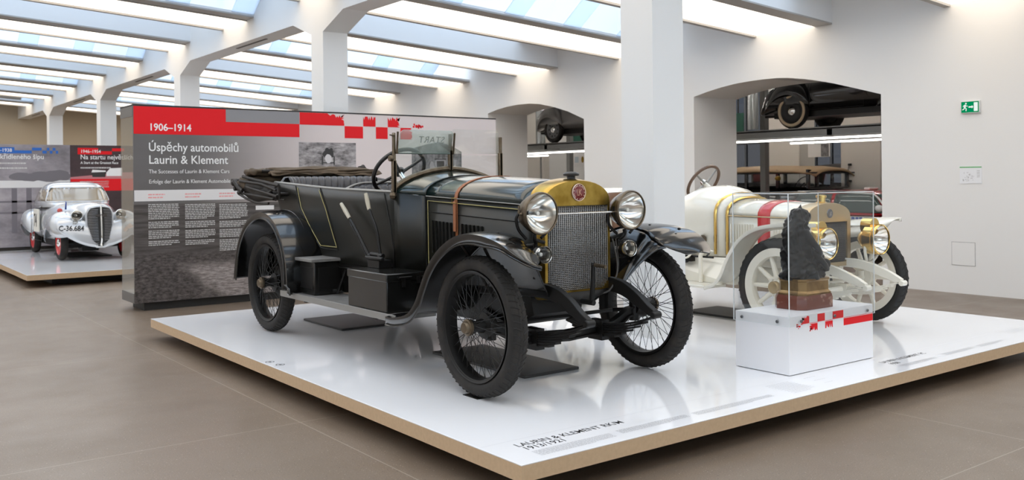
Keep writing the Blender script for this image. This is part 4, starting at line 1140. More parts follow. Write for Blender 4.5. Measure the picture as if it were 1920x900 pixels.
# mudguards
def FI(y): return (interp(y, [(-.6, .14), (-.45, .09), (-.2, 0)]), interp(y, [(-.6, -.01), (-.5, -.03), (-.38, -.065), (-.256, -.062), (-.18, -.03), (-.05, -.006), (.05, 0)]))
FP = [(-.590, .848), (-.555, .870), (-.48, .912), (-.38, .968), (-.26, 1.0), (-.12, 1.018), (.02, 1.016), (.14, .99), (.27, .93), (.38, .85), (.47, .75), (.54, .64), (.61, .53), (.72, .445), (.90, .405), (1.0, .402)]
for s in (-1, 1):
    o, P = fender(car, 'front_mudguard', FP, s * .835, s * .540, FEND, lip=lambda t: .018 + .04 * min(1, max(0, (t - .06) * 6)), crown=.012, round_front=.27, bead=BODY, inner=FI)
    # inner apron from the guard down to the frame
    b = MB(); rows = []
    for (y, z) in P:
        if y < -.47: continue
        if y > .80: break
        dy_, dz_ = FI(y); y += dy_; z += dz_; zb_ = .60
        if y < -.16: yb = -.16
        else: yb = y
        row = []
        for k in range(9):
            u = k / 8; x = lerp(.545, .30, u ** 1.15); yv = lerp(y, yb, u ** .6); zv = lerp(z, max(zb_ if z > .62 else z, .56 if z > .6 else z - .01), u ** 1.35); row.append((s * x, yv, zv))
        rows.append(row)
    b.grid(rows); b.out('inner_apron', FEND, car, solid=.004, sharp=60)
    b = MB()
    for (y, x) in ((-.33, .70), (-.27, .78), (-.10, .66)):
        u = (.835 - x) / .295; b.lathe([(0, .010), (.008, .009), (.010, .002), (.015, .0)], (s * x, y + FI(y)[0] * u, interp(y, FP) + FI(y)[1] * u + .010), 'Z', 10)
    b.out('stay_bolts', CHASS, o)
    b = MB(); b.tube([(s * .55, .10, .60), (s * .72, .16, .90), (s * .76, .18, .965)], .010, 6); b.tube([(s * .50, .02, .62), (s * .70, -.02, .92), (s * .74, -.04, .99)], .010, 6); b.out('stay', CHASS, o)
RP = [(3.88, .44), (3.86, .55), (3.81, .70), (3.73, .83), (3.60, .955), (3.42, 1.045), (3.22, 1.083), (3.02, 1.055), (2.86, .97), (2.74, .84), (2.67, .70), (2.645, .55), (2.64, .40)]
for s in (-1, 1):
    o, P = fender(car, 'rear_mudguard', RP, s * .855, s * .50, FEND, lip=lambda t: .055, crown=.014, bead=BODY)
    b = MB(); b.tube([(s * .62, y, z + .012) for y, z in [p for p in P if p[0] < 3.35 and p[1] > .42]], .007, 5); b.out('rib', BODY, o)
    b = MB(); rows = []
    for (y, z) in P:
        rows.append([(s * .50, y, z), (s * .485, lerp(y, 3.3, .3), max(.45, lerp(z, .6, .35)))])
    b.grid(rows); b.out('inner_apron', FEND, o, solid=.004)

# running boards with boxes
for s in (-1, 1):
    b = MB(); b.box(min(s * .80, s * .46), max(s * .80, s * .46), .93, 2.90, .378, .408); rb = b.out('running_board', BOARD, car, bevel=.004)
    b = MB(); b.box(min(s * .806, s * .796), max(s * .806, s * .796), .92, 2.905, .365, .414); b.box(min(s * .80, s * .46), max(s * .80, s * .46), 2.897, 2.907, .365, .414); b.out('edge_strip', GREYEDGE, rb, bevel=.002)
    b = MB(); 
    for y in (1.3, 2.5): b.box(min(s * .42, s * .75), max(s * .42, s * .75), y, y + .04, .34, .378)
    b.out('bracket', CHASS, rb)
tb = MB(); tb.box(-.79, -.475, 1.06, 1.655, .412, .665); tbx = tb.out('tool_box', BODY, car, bevel=.008)
b = MB(); b.box(-.796, -.470, 1.052, 1.663, .63, .69); b.out('lid', BODY, tbx, bevel=.008)
b = MB(); b.tube([(-.70, 1.048, .655), (-.70, 1.035, .66), (-.60, 1.035, .66), (-.60, 1.048, .655)], .007, 6); b.box(-.675, -.645, 1.04, 1.052, .59, .655); b.box(-.55, -.52, 1.04, 1.052, .61, .66); b.out('latch', CHASS, tbx)
tb = MB(); tb.box(-.735, -.47, 2.36, 2.72, .412, .685); bx2 = tb.out('step_box', BODY, car, bevel=.006)
b = MB(); b.box(-.775, -.465, 2.33, 2.75, .687, .712); b.out('tread_plate', BOARD, bx2, bevel=.004)
b = MB(); b.box(-.738, -.733, 2.40, 2.68, .46, .64); b.box(-.70, -.50, 2.355, 2.361, .45, .64); b.out('side_panel', CHASS, bx2, bevel=.002)
b = MB(); b.tube([(-.50, 1.95, .64), (-.56, 2.08, .42)], .011, 6); b.tube([(-.50, 2.25, .64), (-.56, 2.30, .42)], .010, 6); b.out('stay', CHASS, car)

# gear and brake levers outside the body
for nm, pts, gr in (('brake_lever', [(-.60, 1.60, .72), (-.605, 1.66, .77), (-.61, 1.81, .92), (-.612, 1.91, 1.01), (-.615, 2.0, 1.085)], ((-.615, 1.96, 1.055), (-.617, 2.10, 1.17))),
                    ('gear_lever', [(-.60, 1.49, .72), (-.60, 1.495, .79), (-.605, 1.54, .98), (-.61, 1.61, 1.09), (-.612, 1.655, 1.17)], ((-.611, 1.64, 1.13), (-.613, 1.69, 1.255)))):
    b = MB(); P = spline(pts, 5); b.tube(P, [.015 - .0003 * i for i in range(len(P))], 8)
    if nm == 'brake_lever': b.tube([(x - .012, y + .018, z) for x, y, z in P[4:]], .004, 5)
    lv = b.out(nm, CHASS, car)
    b = MB(); b.tube([gr[0], lerp(Vector(gr[0]), Vector(gr[1]), .5), gr[1]], [.015, .018, .014], 10); b.out('grip', mat('bone_grip', (.46, .42, .33), .4), lv)
b = MB(); b.box(-.63, -.52, 1.46, 1.64, .69, .75); b.sphere((-.60, 1.645, .765), .034, 8); b.sphere((-.60, 1.49, .765), .032, 8); b.tube([(-.63, 1.40, .765), (-.63, 1.66, .765)], .016, 8); b.tube([(-.60, 1.45, .785), (-.60, 1.63, .79)], .02, 8); b.out('lever_quadrant', CHASS, car, bevel=.004)

# windscreen: brown frame posts on the scuttle, hinged upper panes
PANE = glass('screen_glass', (.95, .97, .96), .45)
PANET = glass('reflection_haze_pane', (.86, .93, .90), 1.0, haze=.20, hazecol=(.84, .87, .84))  # whitish haze put into the glass in place of a bright reflection
ws = MB(); A = [(x, z + .012) for x, _, z in hoodsec(.512, 1.255, 1.43, 1.43, n=24, e=1.62)[1:-1]]
ws.tube([(x, 1.44, z) for x, z in A], .023, 8)
wsc = ws.out('windscreen', BRASSD, car)
for x, z0_, z1_ in ((-.51, 1.24, 1.715), (.0, 1.43, 1.715), (.49, 1.27, 1.70)):
    b = MB(); b.box(x - .017, x + .017, 1.415, 1.445, z0_, lerp(z0_, z1_, .56 if x < .4 else .7)); b.box(x - .011, x + .011, 1.415, 1.440, z0_, z1_); b.out('post', BRASSD, wsc, bevel=.004)
b = MB()
for x in (-.51, 0.0):
    b.tube([(x + .012, 1.405, 1.555), (x - .006 + .0, 1.355, 1.72)], .008, 6)
b.lathe([(0, -.02), (.022, -.02), (.024, 0), (.014, .012), (0, .014)], (-.535, 1.42, 1.52), 'X', 14); b.tube([(-.52, 1.40, 1.69), (-.57, 1.38, 1.695)], .006, 6); b.sphere((-.535, 1.39, 1.695), .014, 8); b.sphere((-.52, 1.43, 1.24), .03, 8)
b.tube([(.50, 1.42, 1.28), (.56, 1.40, 1.31)], .006, 6); b.sphere((.51, 1.42, 1.29), .02, 8)
b.out('wing_nut', BRASSD, wsc)
def pane(name, x0, x1, ya, za, yb, zb_, m, r=.035):
    b = MB(); pts = [(x0, 0), (x1, 0)]
    for k in range(6): a = k * pi / 10; pts.append((x1 - r + r * cos(a), 1 - (r - r * sin(a)) / (zb_ - za)))
    for k in range(6): a = pi / 2 + k * pi / 10; pts.append((x0 + r + r * cos(a), 1 - (r - r * sin(a)) / (zb_ - za)))
    b.prism([(x, lerp(ya, yb, t), lerp(za, zb_, t)) for x, t in pts], (0, .005, .0015)); return b.out(name, m, wsc, sharp=0)
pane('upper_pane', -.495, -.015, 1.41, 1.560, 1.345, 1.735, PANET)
pane('upper_pane', .015, .475, 1.43, 1.560, 1.43, 1.755, PANE)
b = MB(); b.tube([(-.495, 1.41, 1.558), (-.015, 1.41, 1.558)], .005, 5); b.out('pane_edge', mat('glass_edge', (.10, .13, .115), .3), wsc)
for x0, x1 in ((-.495, -.02), (.02, .475)):
    b = MB(); n = 10; q = []
    up = [(x, 1.55) for x in (x0, x1)]
    lowp = [(lerp(x1, x0, k / n), max(1.26, interp(lerp(x1, x0, k / n), A) + .02)) for k in range(n + 1)]
    b.prism([(x, 1.428, z) for x, z in up + lowp], (0, .005, 0)); b.out('lower_pane', PANE, wsc, sharp=0)
ST = mat('start_reflection', (.31, .34, .31), .6)
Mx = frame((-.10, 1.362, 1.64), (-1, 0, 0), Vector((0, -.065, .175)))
text('lettering', 'START', .075, ST, Mx, wsc, sx=1.0, spacing=1.1, ext=.0004)  # mirrored letters drawn on the pane, standing in for a reflected sign

# steering wheel and column
sc_, tilt = Vector((-.25, 1.80, 1.425)), radians(38)
Rm = Matrix.Rotation(-(pi / 2 - tilt) , 4, 'X')      # wheel axis leans back toward the driver
Rm = Matrix.Rotation(-radians(52), 4, 'X')
def W3(p): return tuple(Rm @ Vector(p) + sc_)
b = MB(); b.tube([W3((.222 * cos(2 * pi * k / 40), .222 * sin(2 * pi * k / 40), 0)) for k in range(40)], .0165, 10, closed=True)
sw = b.out('steering_wheel', mat('wheel_black', (.018, .017, .017), .35), car)
for k in range(4):
    a = radians(52 + 90 * k); b = MB(); b.tube([W3((.03 * cos(a), .03 * sin(a), -.02)), W3((.12 * cos(a), .12 * sin(a), -.012)), W3((.215 * cos(a), .215 * sin(a), 0))], [.014, .012, .010], 8); b.out('spoke', MATS['wheel_black'], sw)
b = MB(); b.lathe([(0, .02), (.035, .016), (.045, 0), (.04, -.02), (.02, -.03)], tuple(sc_), 'Z', 20, M=Rm); b.out('hub', MATS['wheel_black'], sw)
b = MB(); b.tube([W3((0, 0, -.03)), W3((0, 0, -.55))], .022, 12); b.out('column', NICKEL, sw)
b = MB(); b.tube(spline([W3((.02, .02, .02)), W3((.0, .05, .10)), W3((.03, .06, .11)), W3((.06, .02, .03))], 4), .006, 6); b.out('control_lever', BRASSD, sw)

# seats: pleated backs and cushions
def pleated(name, pts_plan, z0_, z1_, nper, depth, parent):
    """Upholstered back along a plan curve, pleats rising vertically."""
    P = spline(pts_plan, 6); rows = []; n = len(P); N = n * 4
    b = MB(); acc = [0.]
    for a, c in zip(P, P[1:]): acc.append(acc[-1] + (Vector(c) - Vector(a)).length)
    tot = acc[-1]
    for i in range(N + 1):
        s_ = tot * i / N; j = max(k for k in range(n) if acc[k] <= s_ + 1e-9); j = min(j, n - 2)
        t = (s_ - acc[j]) / max(1e-9, acc[j + 1] - acc[j]); p = Vector(P[j]).lerp(Vector(P[j + 1]), t)
        d = (Vector(P[j + 1]) - Vector(P[j])).normalized(); nr = Vector((d.y, -d.x))
        q = abs(sin(pi * s_ / tot * nper)) ** .6 * depth
        row = []
        for (u, w) in ((0, .3), (.25, .9), (.55, 1), (.8, 1), (.93, .8), (1.0, .25), (.99, -.8), (.9, -1.6)):
            row.append((p.x + nr.x * (q * w + .03 * w), p.y + nr.y * (q * w + .03 * w), lerp(z0_, z1_, u) + (q * .4 if u > .9 else 0)))
        rows.append(row)
    b.grid(rows); return b.out(name, TUFT, parent, sharp=0)
rs = pleated('rear_seat', [(-.47, 3.50), (-.36, 3.60), (-.2, 3.63), (.2, 3.63), (.36, 3.60), (.47, 3.50)], .92, 1.392, 15, .026, car)
b = MB(); b.box(-.42, .42, 3.0, 3.5, .86, .98); b.out('cushion', TUFT, rs, bevel=.04, bseg=4)
fs = pleated('front_seat', [(-.49, 2.36), (-.36, 2.42), (-.2, 2.44), (.2, 2.44), (.36, 2.42), (.49, 2.36)], .90, 1.325, 14, .016, car)
for v in fs.data.vertices:
    if v.co.z > 1.1: v.co.z -= .075 * max(0, (abs(v.co.x) - .22) / .27) ** 1.6
b = MB(); b.box(-.42, .42, 1.85, 2.3, .84, .95); b.out('cushion', TUFT, fs, bevel=.04, bseg=4)
b = MB(); b.tube([(x, y - .012, 1.338 - .075 * max(0, (abs(x) - .22) / .27) ** 1.6) for x, y in spline([(-.49, 2.36), (-.36, 2.42), (-.2, 2.44), (.2, 2.44), (.36, 2.42), (.49, 2.36)], 5)], .009, 6); b.out('piping', GREYEDGE, fs)

# folded hood: canvas bundle across the tail, bows and irons hanging at the side
hd = MB()
def fold(x0, x1, yc, zc, ry, rz, seed, b, sag=.0, yk=0, nseg=26, na=20, rough=.022):
    rows = []
    for i in range(nseg + 1):
        t = i / nseg; x = lerp(x0, x1, t); e = min(1, min(t, 1 - t) * 7 + .45)
        row = []
        for k in range(na):
            a = 2 * pi * k / na
            nz = noise.noise(Vector((x * 5 + seed, cos(a) * 1.4, sin(a) * 1.4 + seed))) * rough + .010 * sin(a * 5 + x * 9 + seed)
            row.append((x, yc + yk * t + (ry * e + nz) * cos(a), zc - sag * sin(pi * t) + (rz * e + nz) * sin(a)))
        rows.append(row)
    b.grid(rows, cv=True, capa=True, capb=True)
fold(-.60, .64, 4.08, 1.38, .28, .050, 1, hd, .0)
fold(-.60, .63, 4.12, 1.435, .25, .040, 4, hd, .0)
fold(-.54, .64, 3.80, 1.436, .10, .030, 9, hd, .0, yk=.02)
fold(-.52, .62, 3.86, 1.462, .12, .024, 33, hd, -.004)
hood = hd.out('folded_hood', CANVAS, car, sharp=0, weld=False)
b = MB()     # the loose front edge of the canvas, hanging in two shallow waves
rows = []
for k in range(5):
    u = k / 4
    rows.append([(lerp(-.54, .64, i / 40), 3.70 + .06 * (1 - u) + .012 * sin(i * .9), 1.455 - u * (.032 + .022 * max(0, sin(pi * (i - 22) / 18)) + .010 * sin(i * .55))) for i in range(41)])
b.grid(rows); b.out('canvas_edge', CANVAS, hood, solid=.006, sharp=0)
hd = MB()
fold(-.66, -.50, 3.97, 1.445, .17, .040, 18, hd, rough=.03)
fold(-.665, -.56, 4.22, 1.33, .15, .055, 12, hd, rough=.03)
hd.out('canvas_end', CANVAS, hood, sharp=0, weld=False)
hd = MB()
fold(-.655, -.50, 3.80, 1.245, .36, .080, 15, hd, rough=.03); fold(-.66, -.54, 3.95, 1.30, .30, .06, 23, hd, rough=.03)
fold(.50, .66, 3.90, 1.30, .36, .10, 27, hd, rough=.03)
hd.out('hood_lining', HOODWOOD, hood, sharp=0, weld=False)
for s in (-1, 1):
    bars = [([(4.153, 1.408), (3.696, 1.360), (3.275, 1.318)], .017), ([(4.20, 1.365), (3.653, 1.333), (3.305, 1.276)], .015), ([(4.0, 1.305), (3.549, 1.254), (3.259, 1.218)], .014), ([(4.202, 1.245), (3.837, 1.222), (3.331, 1.190)], .014), ([(4.242, 1.24), (4.016, 1.19), (3.779, 1.155), (3.477, 1.152)], .013), ([(4.33, 1.36), (4.22, 1.30), (4.10, 1.27)], .022), ([(3.62, 1.24), (3.474, 1.259), (3.328, 1.309)], .012)]
    b = MB()
    for k, (pts, w) in enumerate(bars):
        x = s * (.655 + .012 * (k % 3)); b.tube([(x, y, z) for y, z in pts], w, 6, flat=.7)
    b.tube([(s * .50, 4.10, 1.39), (s * .52, 3.886, 1.440)], .018, 8)
    b.sphere((s * .66, 4.36, 1.345), .045, 10, (.8, 1.3, .8)); b.sphere((s * .66, 4.22, 1.25), .035, 8, (.8, 1.4, .8))
    b.out('hood_irons', HOODWOOD, hood)
    b = MB(); b.tube([(s * .65, 3.275, 1.32), (s * .65, 3.269, 1.185)], .012, 6); b.tube([(s * .655, 3.40, 1.188), (s * .655, 3.14, 1.19)], .008, 6); b.sphere((s * .655, 3.30, 1.215), .028, 8); b.sphere((s * .655, 3.37, 1.20), .022, 8); b.tube([(s * .56, 3.28, 1.24), (s * .65, 3.28, 1.24)], .016, 8); b.out('pivot', HOODWOOD, hood)
b = MB(); b.tube([(-.66, 4.44, 1.36), (.66, 4.44, 1.37)], .028, 8); b.tube([(-.66, 4.38, 1.29), (.66, 4.38, 1.30)], .024, 8); b.tube([(-.60, 3.80, 1.455), (.62, 3.80, 1.455)], .016, 8); b.out('bow', HOODWOOD, hood)
b = MB(); b.sphere((.52, 3.9, 1.485), .035, 8, (1.6, 1, .8)); b.sphere((.56, 3.95, 1.50), .025, 8); b.out('hood_strap', HOODWOOD, hood)

# lamps
for s in (-1, 1):
    o = headlamp(car, (s * .39, -.185, 1.137), .131, BODY if s > 0 else BRASSD, BRASSD)
    b = MB(); b.tube(spline([(0, .06, -.13), (s * .0, .06, -.165), (-s * .03, .09, -.20), (-s * .05, .20, -.215)], 3), .013, 8); b.tube(spline([(-s * .135, .05, .0), (-s * .15, .06, -.03), (-s * .13, .07, -.10), (-s * .06, .07, -.16)], 3), .010, 8); b.tube(spline([(s * .135, .05, .0), (s * .145, .06, -.03), (s * .12, .07, -.10), (s * .06, .07, -.16)], 3), .010, 8); b.tube([(0, .07, -.165), (-s * .1, .09, -.19)], .012, 8); b.tube([(-s * .03, .09, -.2), (-s * .03, .10, -.42)], .014, 8)
    b.out('bracket', CHASS, o)
    b = MB(); b.sphere((s * .136, .02, 0), .010, 8); b.tube([(s * .13, .05, 0), (s * .13, .05, .05)], .007, 6); b.out('wing_nut', BRASSD, o)
    o = headlamp(car, (s * .372, -.19, .878), .055, CHASS, NICKEL, 'side_lamp', .075)
    b = MB(); b.tube([(0, .03, -.05), (-s * .01, .08, -.07), (-s * .05, .14, -.08)], .008, 6); b.out('bracket', CHASS, o)
b = MB(); b.tube([(-.265, -.17, 1.128), (.265, -.17, 1.128)], .0055, 8); b.out('lamp_tie_rod', NICKEL, car)
b = MB(); b.tube(spline([(.30, -.10, .95), (.315, -.13, .80), (.30, -.14, .70), (.24, -.13, .60), (.18, -.05, .57)], 4), .006, 6); b.tube(spline([(.33, -.10, .95), (.335, -.12, .78), (.30, -.12, .66), (.26, -.08, .58)], 4), .005, 6); b.out('cable', mat('cable', (.06, .055, .05), .6), car)
b = MB(); b.box(-.77, -.66, -.02, .14, 0, .004); sh_ = b.out('wheel_shim', CHASS, None, loc=(CX, CYY, .2)); tag(sh_, 'thin dark shim plate under the near front tyre of the black tourer', 'shim')
# ================================================================== the white racing car
WPAINT = mat('ivory_paint', (.80, .77, .68), .22, coat=.6, bump=(5, .02))
WWOOD = mat('ivory_wood', (.80, .76, .66), .4)
GOLDB = mat('polished_brass', (.72, .49, .16), .16, metal=1, bump=(8, .03))
SATINB = mat('satin_brass', (.50, .385, .235), .38, metal=.85, bump=(8, .04))
BROWNW = mat('brown_wicker', (.17, .085, .045), .6, bump=(60, .5))
WOODRIM = mat('dark_wood', (.10, .055, .032), .3, coat=.4)
WX, WY = 7.14, 4.86
wc = thing('racing_car', 'ivory white open veteran racing car with a red bonnet band and brass lamps', 'car', (WX, WY, .2))
TY2 = mat('tyre_black', (.018, .018, .018), .7, bump=(40, .1))
for y in (0.0, 2.62):
    for s in (-1, 1): spoke_wheel(wc, (s * .645, y, .4195), s, R=.413, w=.105, rin=.318, wood=WWOOD, hubm=SATINB, tyrem=TY2)
# chassis, springs, axles
b = MB()
for s in (-1, 1):
    P = spline([(s * .27, -.58, .435), (s * .27, -.45, .50), (s * .27, -.25, .565), (s * .27, 0, .585), (s * .30, .9, .58), (s * .36, 1.8, .58), (s * .36, 2.9, .62)], 5)
    rows = [[(x - .022, y, z - .02 - .03 * min(1, i / 6)), (x + .022, y, z - .02 - .03 * min(1, i / 6)), (x + .022, y, z + .03), (x - .022, y, z + .03)] for i, (x, y, z) in enumerate(P)]
    b.grid(rows, cv=True, capa=True, capb=True); b.lathe([(0, -.035), (.024, -.035), (.024, .035), (0, .035)], (s * .27, -.585, .43), 'X', 12)
b.out('chassis', WPAINT, wc, bevel=.004)
for s in (-1, 1):
    b = MB()
    for k in range(5):
        L = .95 - .12 * k
        pts = [(s * .27, L * .52 * t - .06, .355 - .014 * k + .085 * t * t * L * L) for t in [i / 8 for i in range(-8, 9)]]
        b.grid([[(x - .022, y, z - .007), (x + .022, y, z - .007), (x + .022, y, z + .005), (x - .022, y, z + .005)] for x, y, z in pts], cv=True, capa=True, capb=True)
    b.box(s * .27 - .03, s * .27 + .03, -.06, .05, .27, .38); b.out('leaf_spring', WPAINT, wc)
b = MB(); b.tube([(-.60, 0, .415), (-.48, 0, .39), (-.36, 0, .335), (0, 0, .325), (.36, 0, .335), (.48, 0, .39), (.60, 0, .415)], .030, 10)
for s in (-1, 1): b.lathe([(0, -.06), (.03, -.06), (.03, .06), (0, .06)], (s * .57, 0, .415), 'Z', 12)
b.out('front_axle', WPAINT, wc)
b = MB(); b.tube([(-.56, .16, .37), (.56, .16, .37)], .013, 8); b.tube([(-.56, .16, .37), (-.575, .0, .40)], .014, 6); b.tube([(.56, .16, .37), (.575, .0, .40)], .014, 6); b.tube([(-.45, -.05, .52), (.46, .05, .40)], .011, 6); b.out('track_rod', WPAINT, wc)
b = MB(); b.tube([(-.6, 2.62, .415), (.6, 2.62, .415)], .04, 12); b.out('rear_axle', WPAINT, wc)
b = MB(); b.box(-.25, .25, .1, 1.6, .34, .55); b.box(-.27, .27, .1, 1.6, .55, .64); b.out('undertray', WPAINT, wc, bevel=.03)
# bonnet, scuttle, seats
def wsec(hw, zs_, zt, y, zl=.60, n=16, e=2.3):
    pts = [(-hw, y, zl), (-hw, y, zs_)]
    for k in range(1, n):
        a = pi - pi * k / n; pts.append((hw * (abs(cos(a)) ** (2 / e)) * (1 if cos(a) > 0 else -1), y, zs_ + (zt - zs_) * (abs(sin(a)) ** (2 / e))))
    return pts + [(hw, y, zs_), (hw, y, zl)]
wz = lambda y: interp(y, [(0, .985), (.85, .995), (1.4, 1.02)])
wt = lambda y: interp(y, [(0, 1.105), (.5, 1.135), (.80, 1.15)])
wh = lambda y: interp(y, [(0, .305), (.80, .345)])
ys = [.03, .2, .4, .6, .80]
b = MB(); b.grid([wsec(wh(y), wz(y), wt(y), y)[1:-1] for y in ys]); b.out('bonnet', WPAINT, wc, solid=.006, sharp=50)
b = MB()
for i in (0, -2): b.grid([[wsec(wh(y), wz(y) - .004, wt(y), y)[i], wsec(wh(y), wz(y) - .004, wt(y), y)[i + 1]] for y in ys])
b.out('bonnet_side', WPAINT, wc, solid=.006)
b = MB(); b.grid([[(x * 1.012, y, z + (.004 if z > .9 else 0)) for x, y, z in wsec(wh(y), wz(y), wt(y), y)] for y in (.335, .38, .43, .465)]); b.out('red_band', mat('red_paint', (.56, .012, .022), .25, coat=.5), wc, solid=.003)
b = MB(); b.tube([(-wh(y) - .004, y, wz(y)) for y in (.04, .4, .8)], .006, 6); b.tube([(wh(y) + .004, y, wz(y)) for y in (.04, .4, .8)], .006, 6); b.out('brass_hinge', SATINB, wc)
for y, g_ in ((.80, 1.015), (.905, 1.035)):
    b = MB(); b.tube([(x * g_, yy, z + (.008 if z > .9 else 0)) for x, yy, z in wsec(wh(.8) + (y - .8) * .35, wz(.8), wt(.8) + (y - .8) * .35, y, .63)], .0145, 8); b.out('brass_band', GOLDB, wc)
b = MB()
for k in range(9):
    y = .76 - k * .03; b.box(-wh(y) - .010, -wh(y) - .001, y - .007, y + .007, .74, .92)
for k in range(9):
    y = .30 - k * .028; b.box(-wh(y) - .010, -wh(y) - .001, y - .007, y + .007, .74, .92)
b.out('louvres', WPAINT, wc, bevel=.003)
b = MB(); 
Y2 = [.815, .90, 1.0, 1.12, 1.25, 1.40, 1.55]
def sw_(y): return interp(y, [(.815, .348), (.9, .375), (1.12, .44), (1.4, .49), (1.55, .50)])
def stp(y): return interp(y, [(.815, 1.152), (.9, 1.20), (1.0, 1.25), (1.12, 1.275), (1.25, 1.265), (1.40, 1.20), (1.55, 1.12)])
b.grid([wsec(sw_(y), interp(y, [(.815, 1.0), (1.12, 1.02), (1.55, .92)]), stp(y), y, .61) for y in Y2], capb=False)
b.out('scuttle', WPAINT, wc, solid=.008, sharp=50)
b = MB(); b.box(-.49, .49, 1.5, 2.9, .60, .70); b.hexa([(-.49, 1.4, .60), (.49, 1.4, .60), (-.49, 2.5, .60), (.49, 2.5, .60), (-.50, 1.4, .86), (.50, 1.4, .86), (-.47, 2.5, .74), (.47, 2.5, .74)]); b.out('body_floor', WPAINT, wc, bevel=.02)
b = MB(); b.lathe([(.022, -.006), (.040, -.006), (.040, .004), (.022, .008)], (-.425, 1.03, .765), 'X', 20); b.lathe([(0, -.004), (.022, -.004), (.022, .004), (0, .004)], (-.425, 1.03, .765), 'X', 20); b.out('round_plate', mat('plate_bronze', (.16, .13, .09), .4, metal=.5), wc)
b = MB()
for x in (-.24, .24):
    pts = [(x - .17, 1.98), (x - .18, 2.2), (x - .10, 2.32), (x + .10, 2.32), (x + .18, 2.2), (x + .17, 1.98)]
    P = spline(pts, 4)
    for (xx, yy) in P: pass
    b.grid([[(xx * 1.0 + 0, yy + (z - .74) * .18, z * (1 if 1 else 1) - (.10 if yy < 2.05 and z > .9 else 0)) for xx, yy in P] for z in (.72, .86, 1.0, 1.13, 1.20)])
sb_ = b.out('bucket_seat', BROWNW, wc, solid=.03, soff=0)
b = MB()
for x in (-.24, .24): b.box(x - .18, x + .18, 1.72, 2.22, .70, .83)
b.out('cushion', BROWNW, sb_, bevel=.04, bseg=3)
b = MB(); b.lathe([(0, 0), (.25, .0), (.27, .02), (.27, .36), (.25, .38), (0, .38)], (0, 2.46, .98), 'Y', 40); b.out('fuel_tank', WPAINT, wc)
# steering wheel rising over the scuttle on a white column
scw, Rw = Vector((.16, 1.53, 1.30)), Matrix.Rotation(-radians(56), 4, 'X')
def W5(p): return tuple(Rw @ Vector(p) + scw)
b = MB(); b.tube([W5((.20 * cos(2 * pi * k / 40), .20 * sin(2 * pi * k / 40), 0)) for k in range(40)], .0165, 10, closed=True); sw5 = b.out('steering_wheel', WOODRIM, wc)
for k in range(4):
    a = radians(30 + 90 * k); b = MB(); b.tube([W5((.03 * cos(a), .03 * sin(a), -.03)), W5((.195 * cos(a), .195 * sin(a), 0))], [.012, .009], 8); b.out('spoke', STEEL, sw5)
b = MB(); b.lathe([(0, .02), (.03, .015), (.035, -.02), (.0, -.04)], tuple(scw), 'Z', 16, M=Rw); b.out('hub', CHROME, sw5)
b = MB(); b.tube([W5((0, 0, -.03)), W5((0, 0, -.62))], .026, 12); b.out('column', WPAINT, sw5)
b = MB()     # the brown leather panel that fills the cockpit side below the wheel
b.hexa([(-.02, 1.45, .88), (.44, 1.45, .88), (-.02, 1.50, .88), (.44, 1.50, .88), (-.02, 1.52, 1.18), (.36, 1.52, 1.18), (-.02, 1.57, 1.18), (.36, 1.57, 1.18)]); b.out('dash_panel', BROWNW, wc, bevel=.01)
# radiator
RO = radout(.322, .545, .985, 1.118, ch=.07)
b = MB(); b.grid([[(x * k, y, .83 + (z - .83) * k) for x, z in RO] for y, k in ((.07, 1.0), (-.045, 1.0), (-.058, .985))], cv=True, capa=True)
core = radout(.262, .585, .945, .946, ch=.03); core2 = [(x, z) for x, z in core]
RFw = [(x * .985, .83 + (z - .83) * .985) for x, z in RO]
V1 = [b.bm.verts.new((x, -.058, z)) for x, z in RFw]; V2 = [b.bm.verts.new((x, -.060, z)) for x, z in core]; V3 = [b.bm.verts.new((x, -.035, z)) for x, z in core]; n = len(V1)
for i in range(n):
    b.f([V1[i], V1[(i + 1) % n], V2[(i + 1) % n], V2[i]]); b.f([V2[i], V2[(i + 1) % n], V3[(i + 1) % n], V3[i]])
wr = b.out('radiator', SATINB, wc, sharp=30)
b = MB(); b.prism([(x, -.036, z) for x, z in core], (0, .01, 0)); b.out('core', mat('core_dark', (.035, .033, .036), .5), wr)
b = MB()
for i in range(34): x = lerp(-.258, .258, i / 33); b.box(x - .0015, x + .0015, -.047, -.036, .587, .944)
for i in range(22): z = lerp(.59, .94, i / 21); b.box(-.26, .26, -.045, -.036, z - .001, z + .001)
b.out('core_grid', mat('core_grid_dark', (.10, .095, .09), .4, metal=.5), wr, weld=False, sharp=0)
b = MB(); b.lathe([(0, -.008), (.038, -.008), (.042, 0)], (0, -.058, 1.022), 'Y', 28); bd = b.out('badge', mat('badge_grey', (.16, .16, .17), .3, metal=.7), wr)
text('lettering', 'LK', .045, NICKEL, frame((-.016, -.0668, 1.006), (1, 0, 0), (0, 0, 1)), bd, sx=.75, spacing=.75)
b = MB(); b.lathe([(.05, -.02), (.05, .02), (.036, .025), (.036, .06), (.046, .062), (.046, .082), (.03, .088), (0, .09)], (-.01, .02, 1.10), 'Z', 24); b.out('filler_cap', GOLDB, wr)
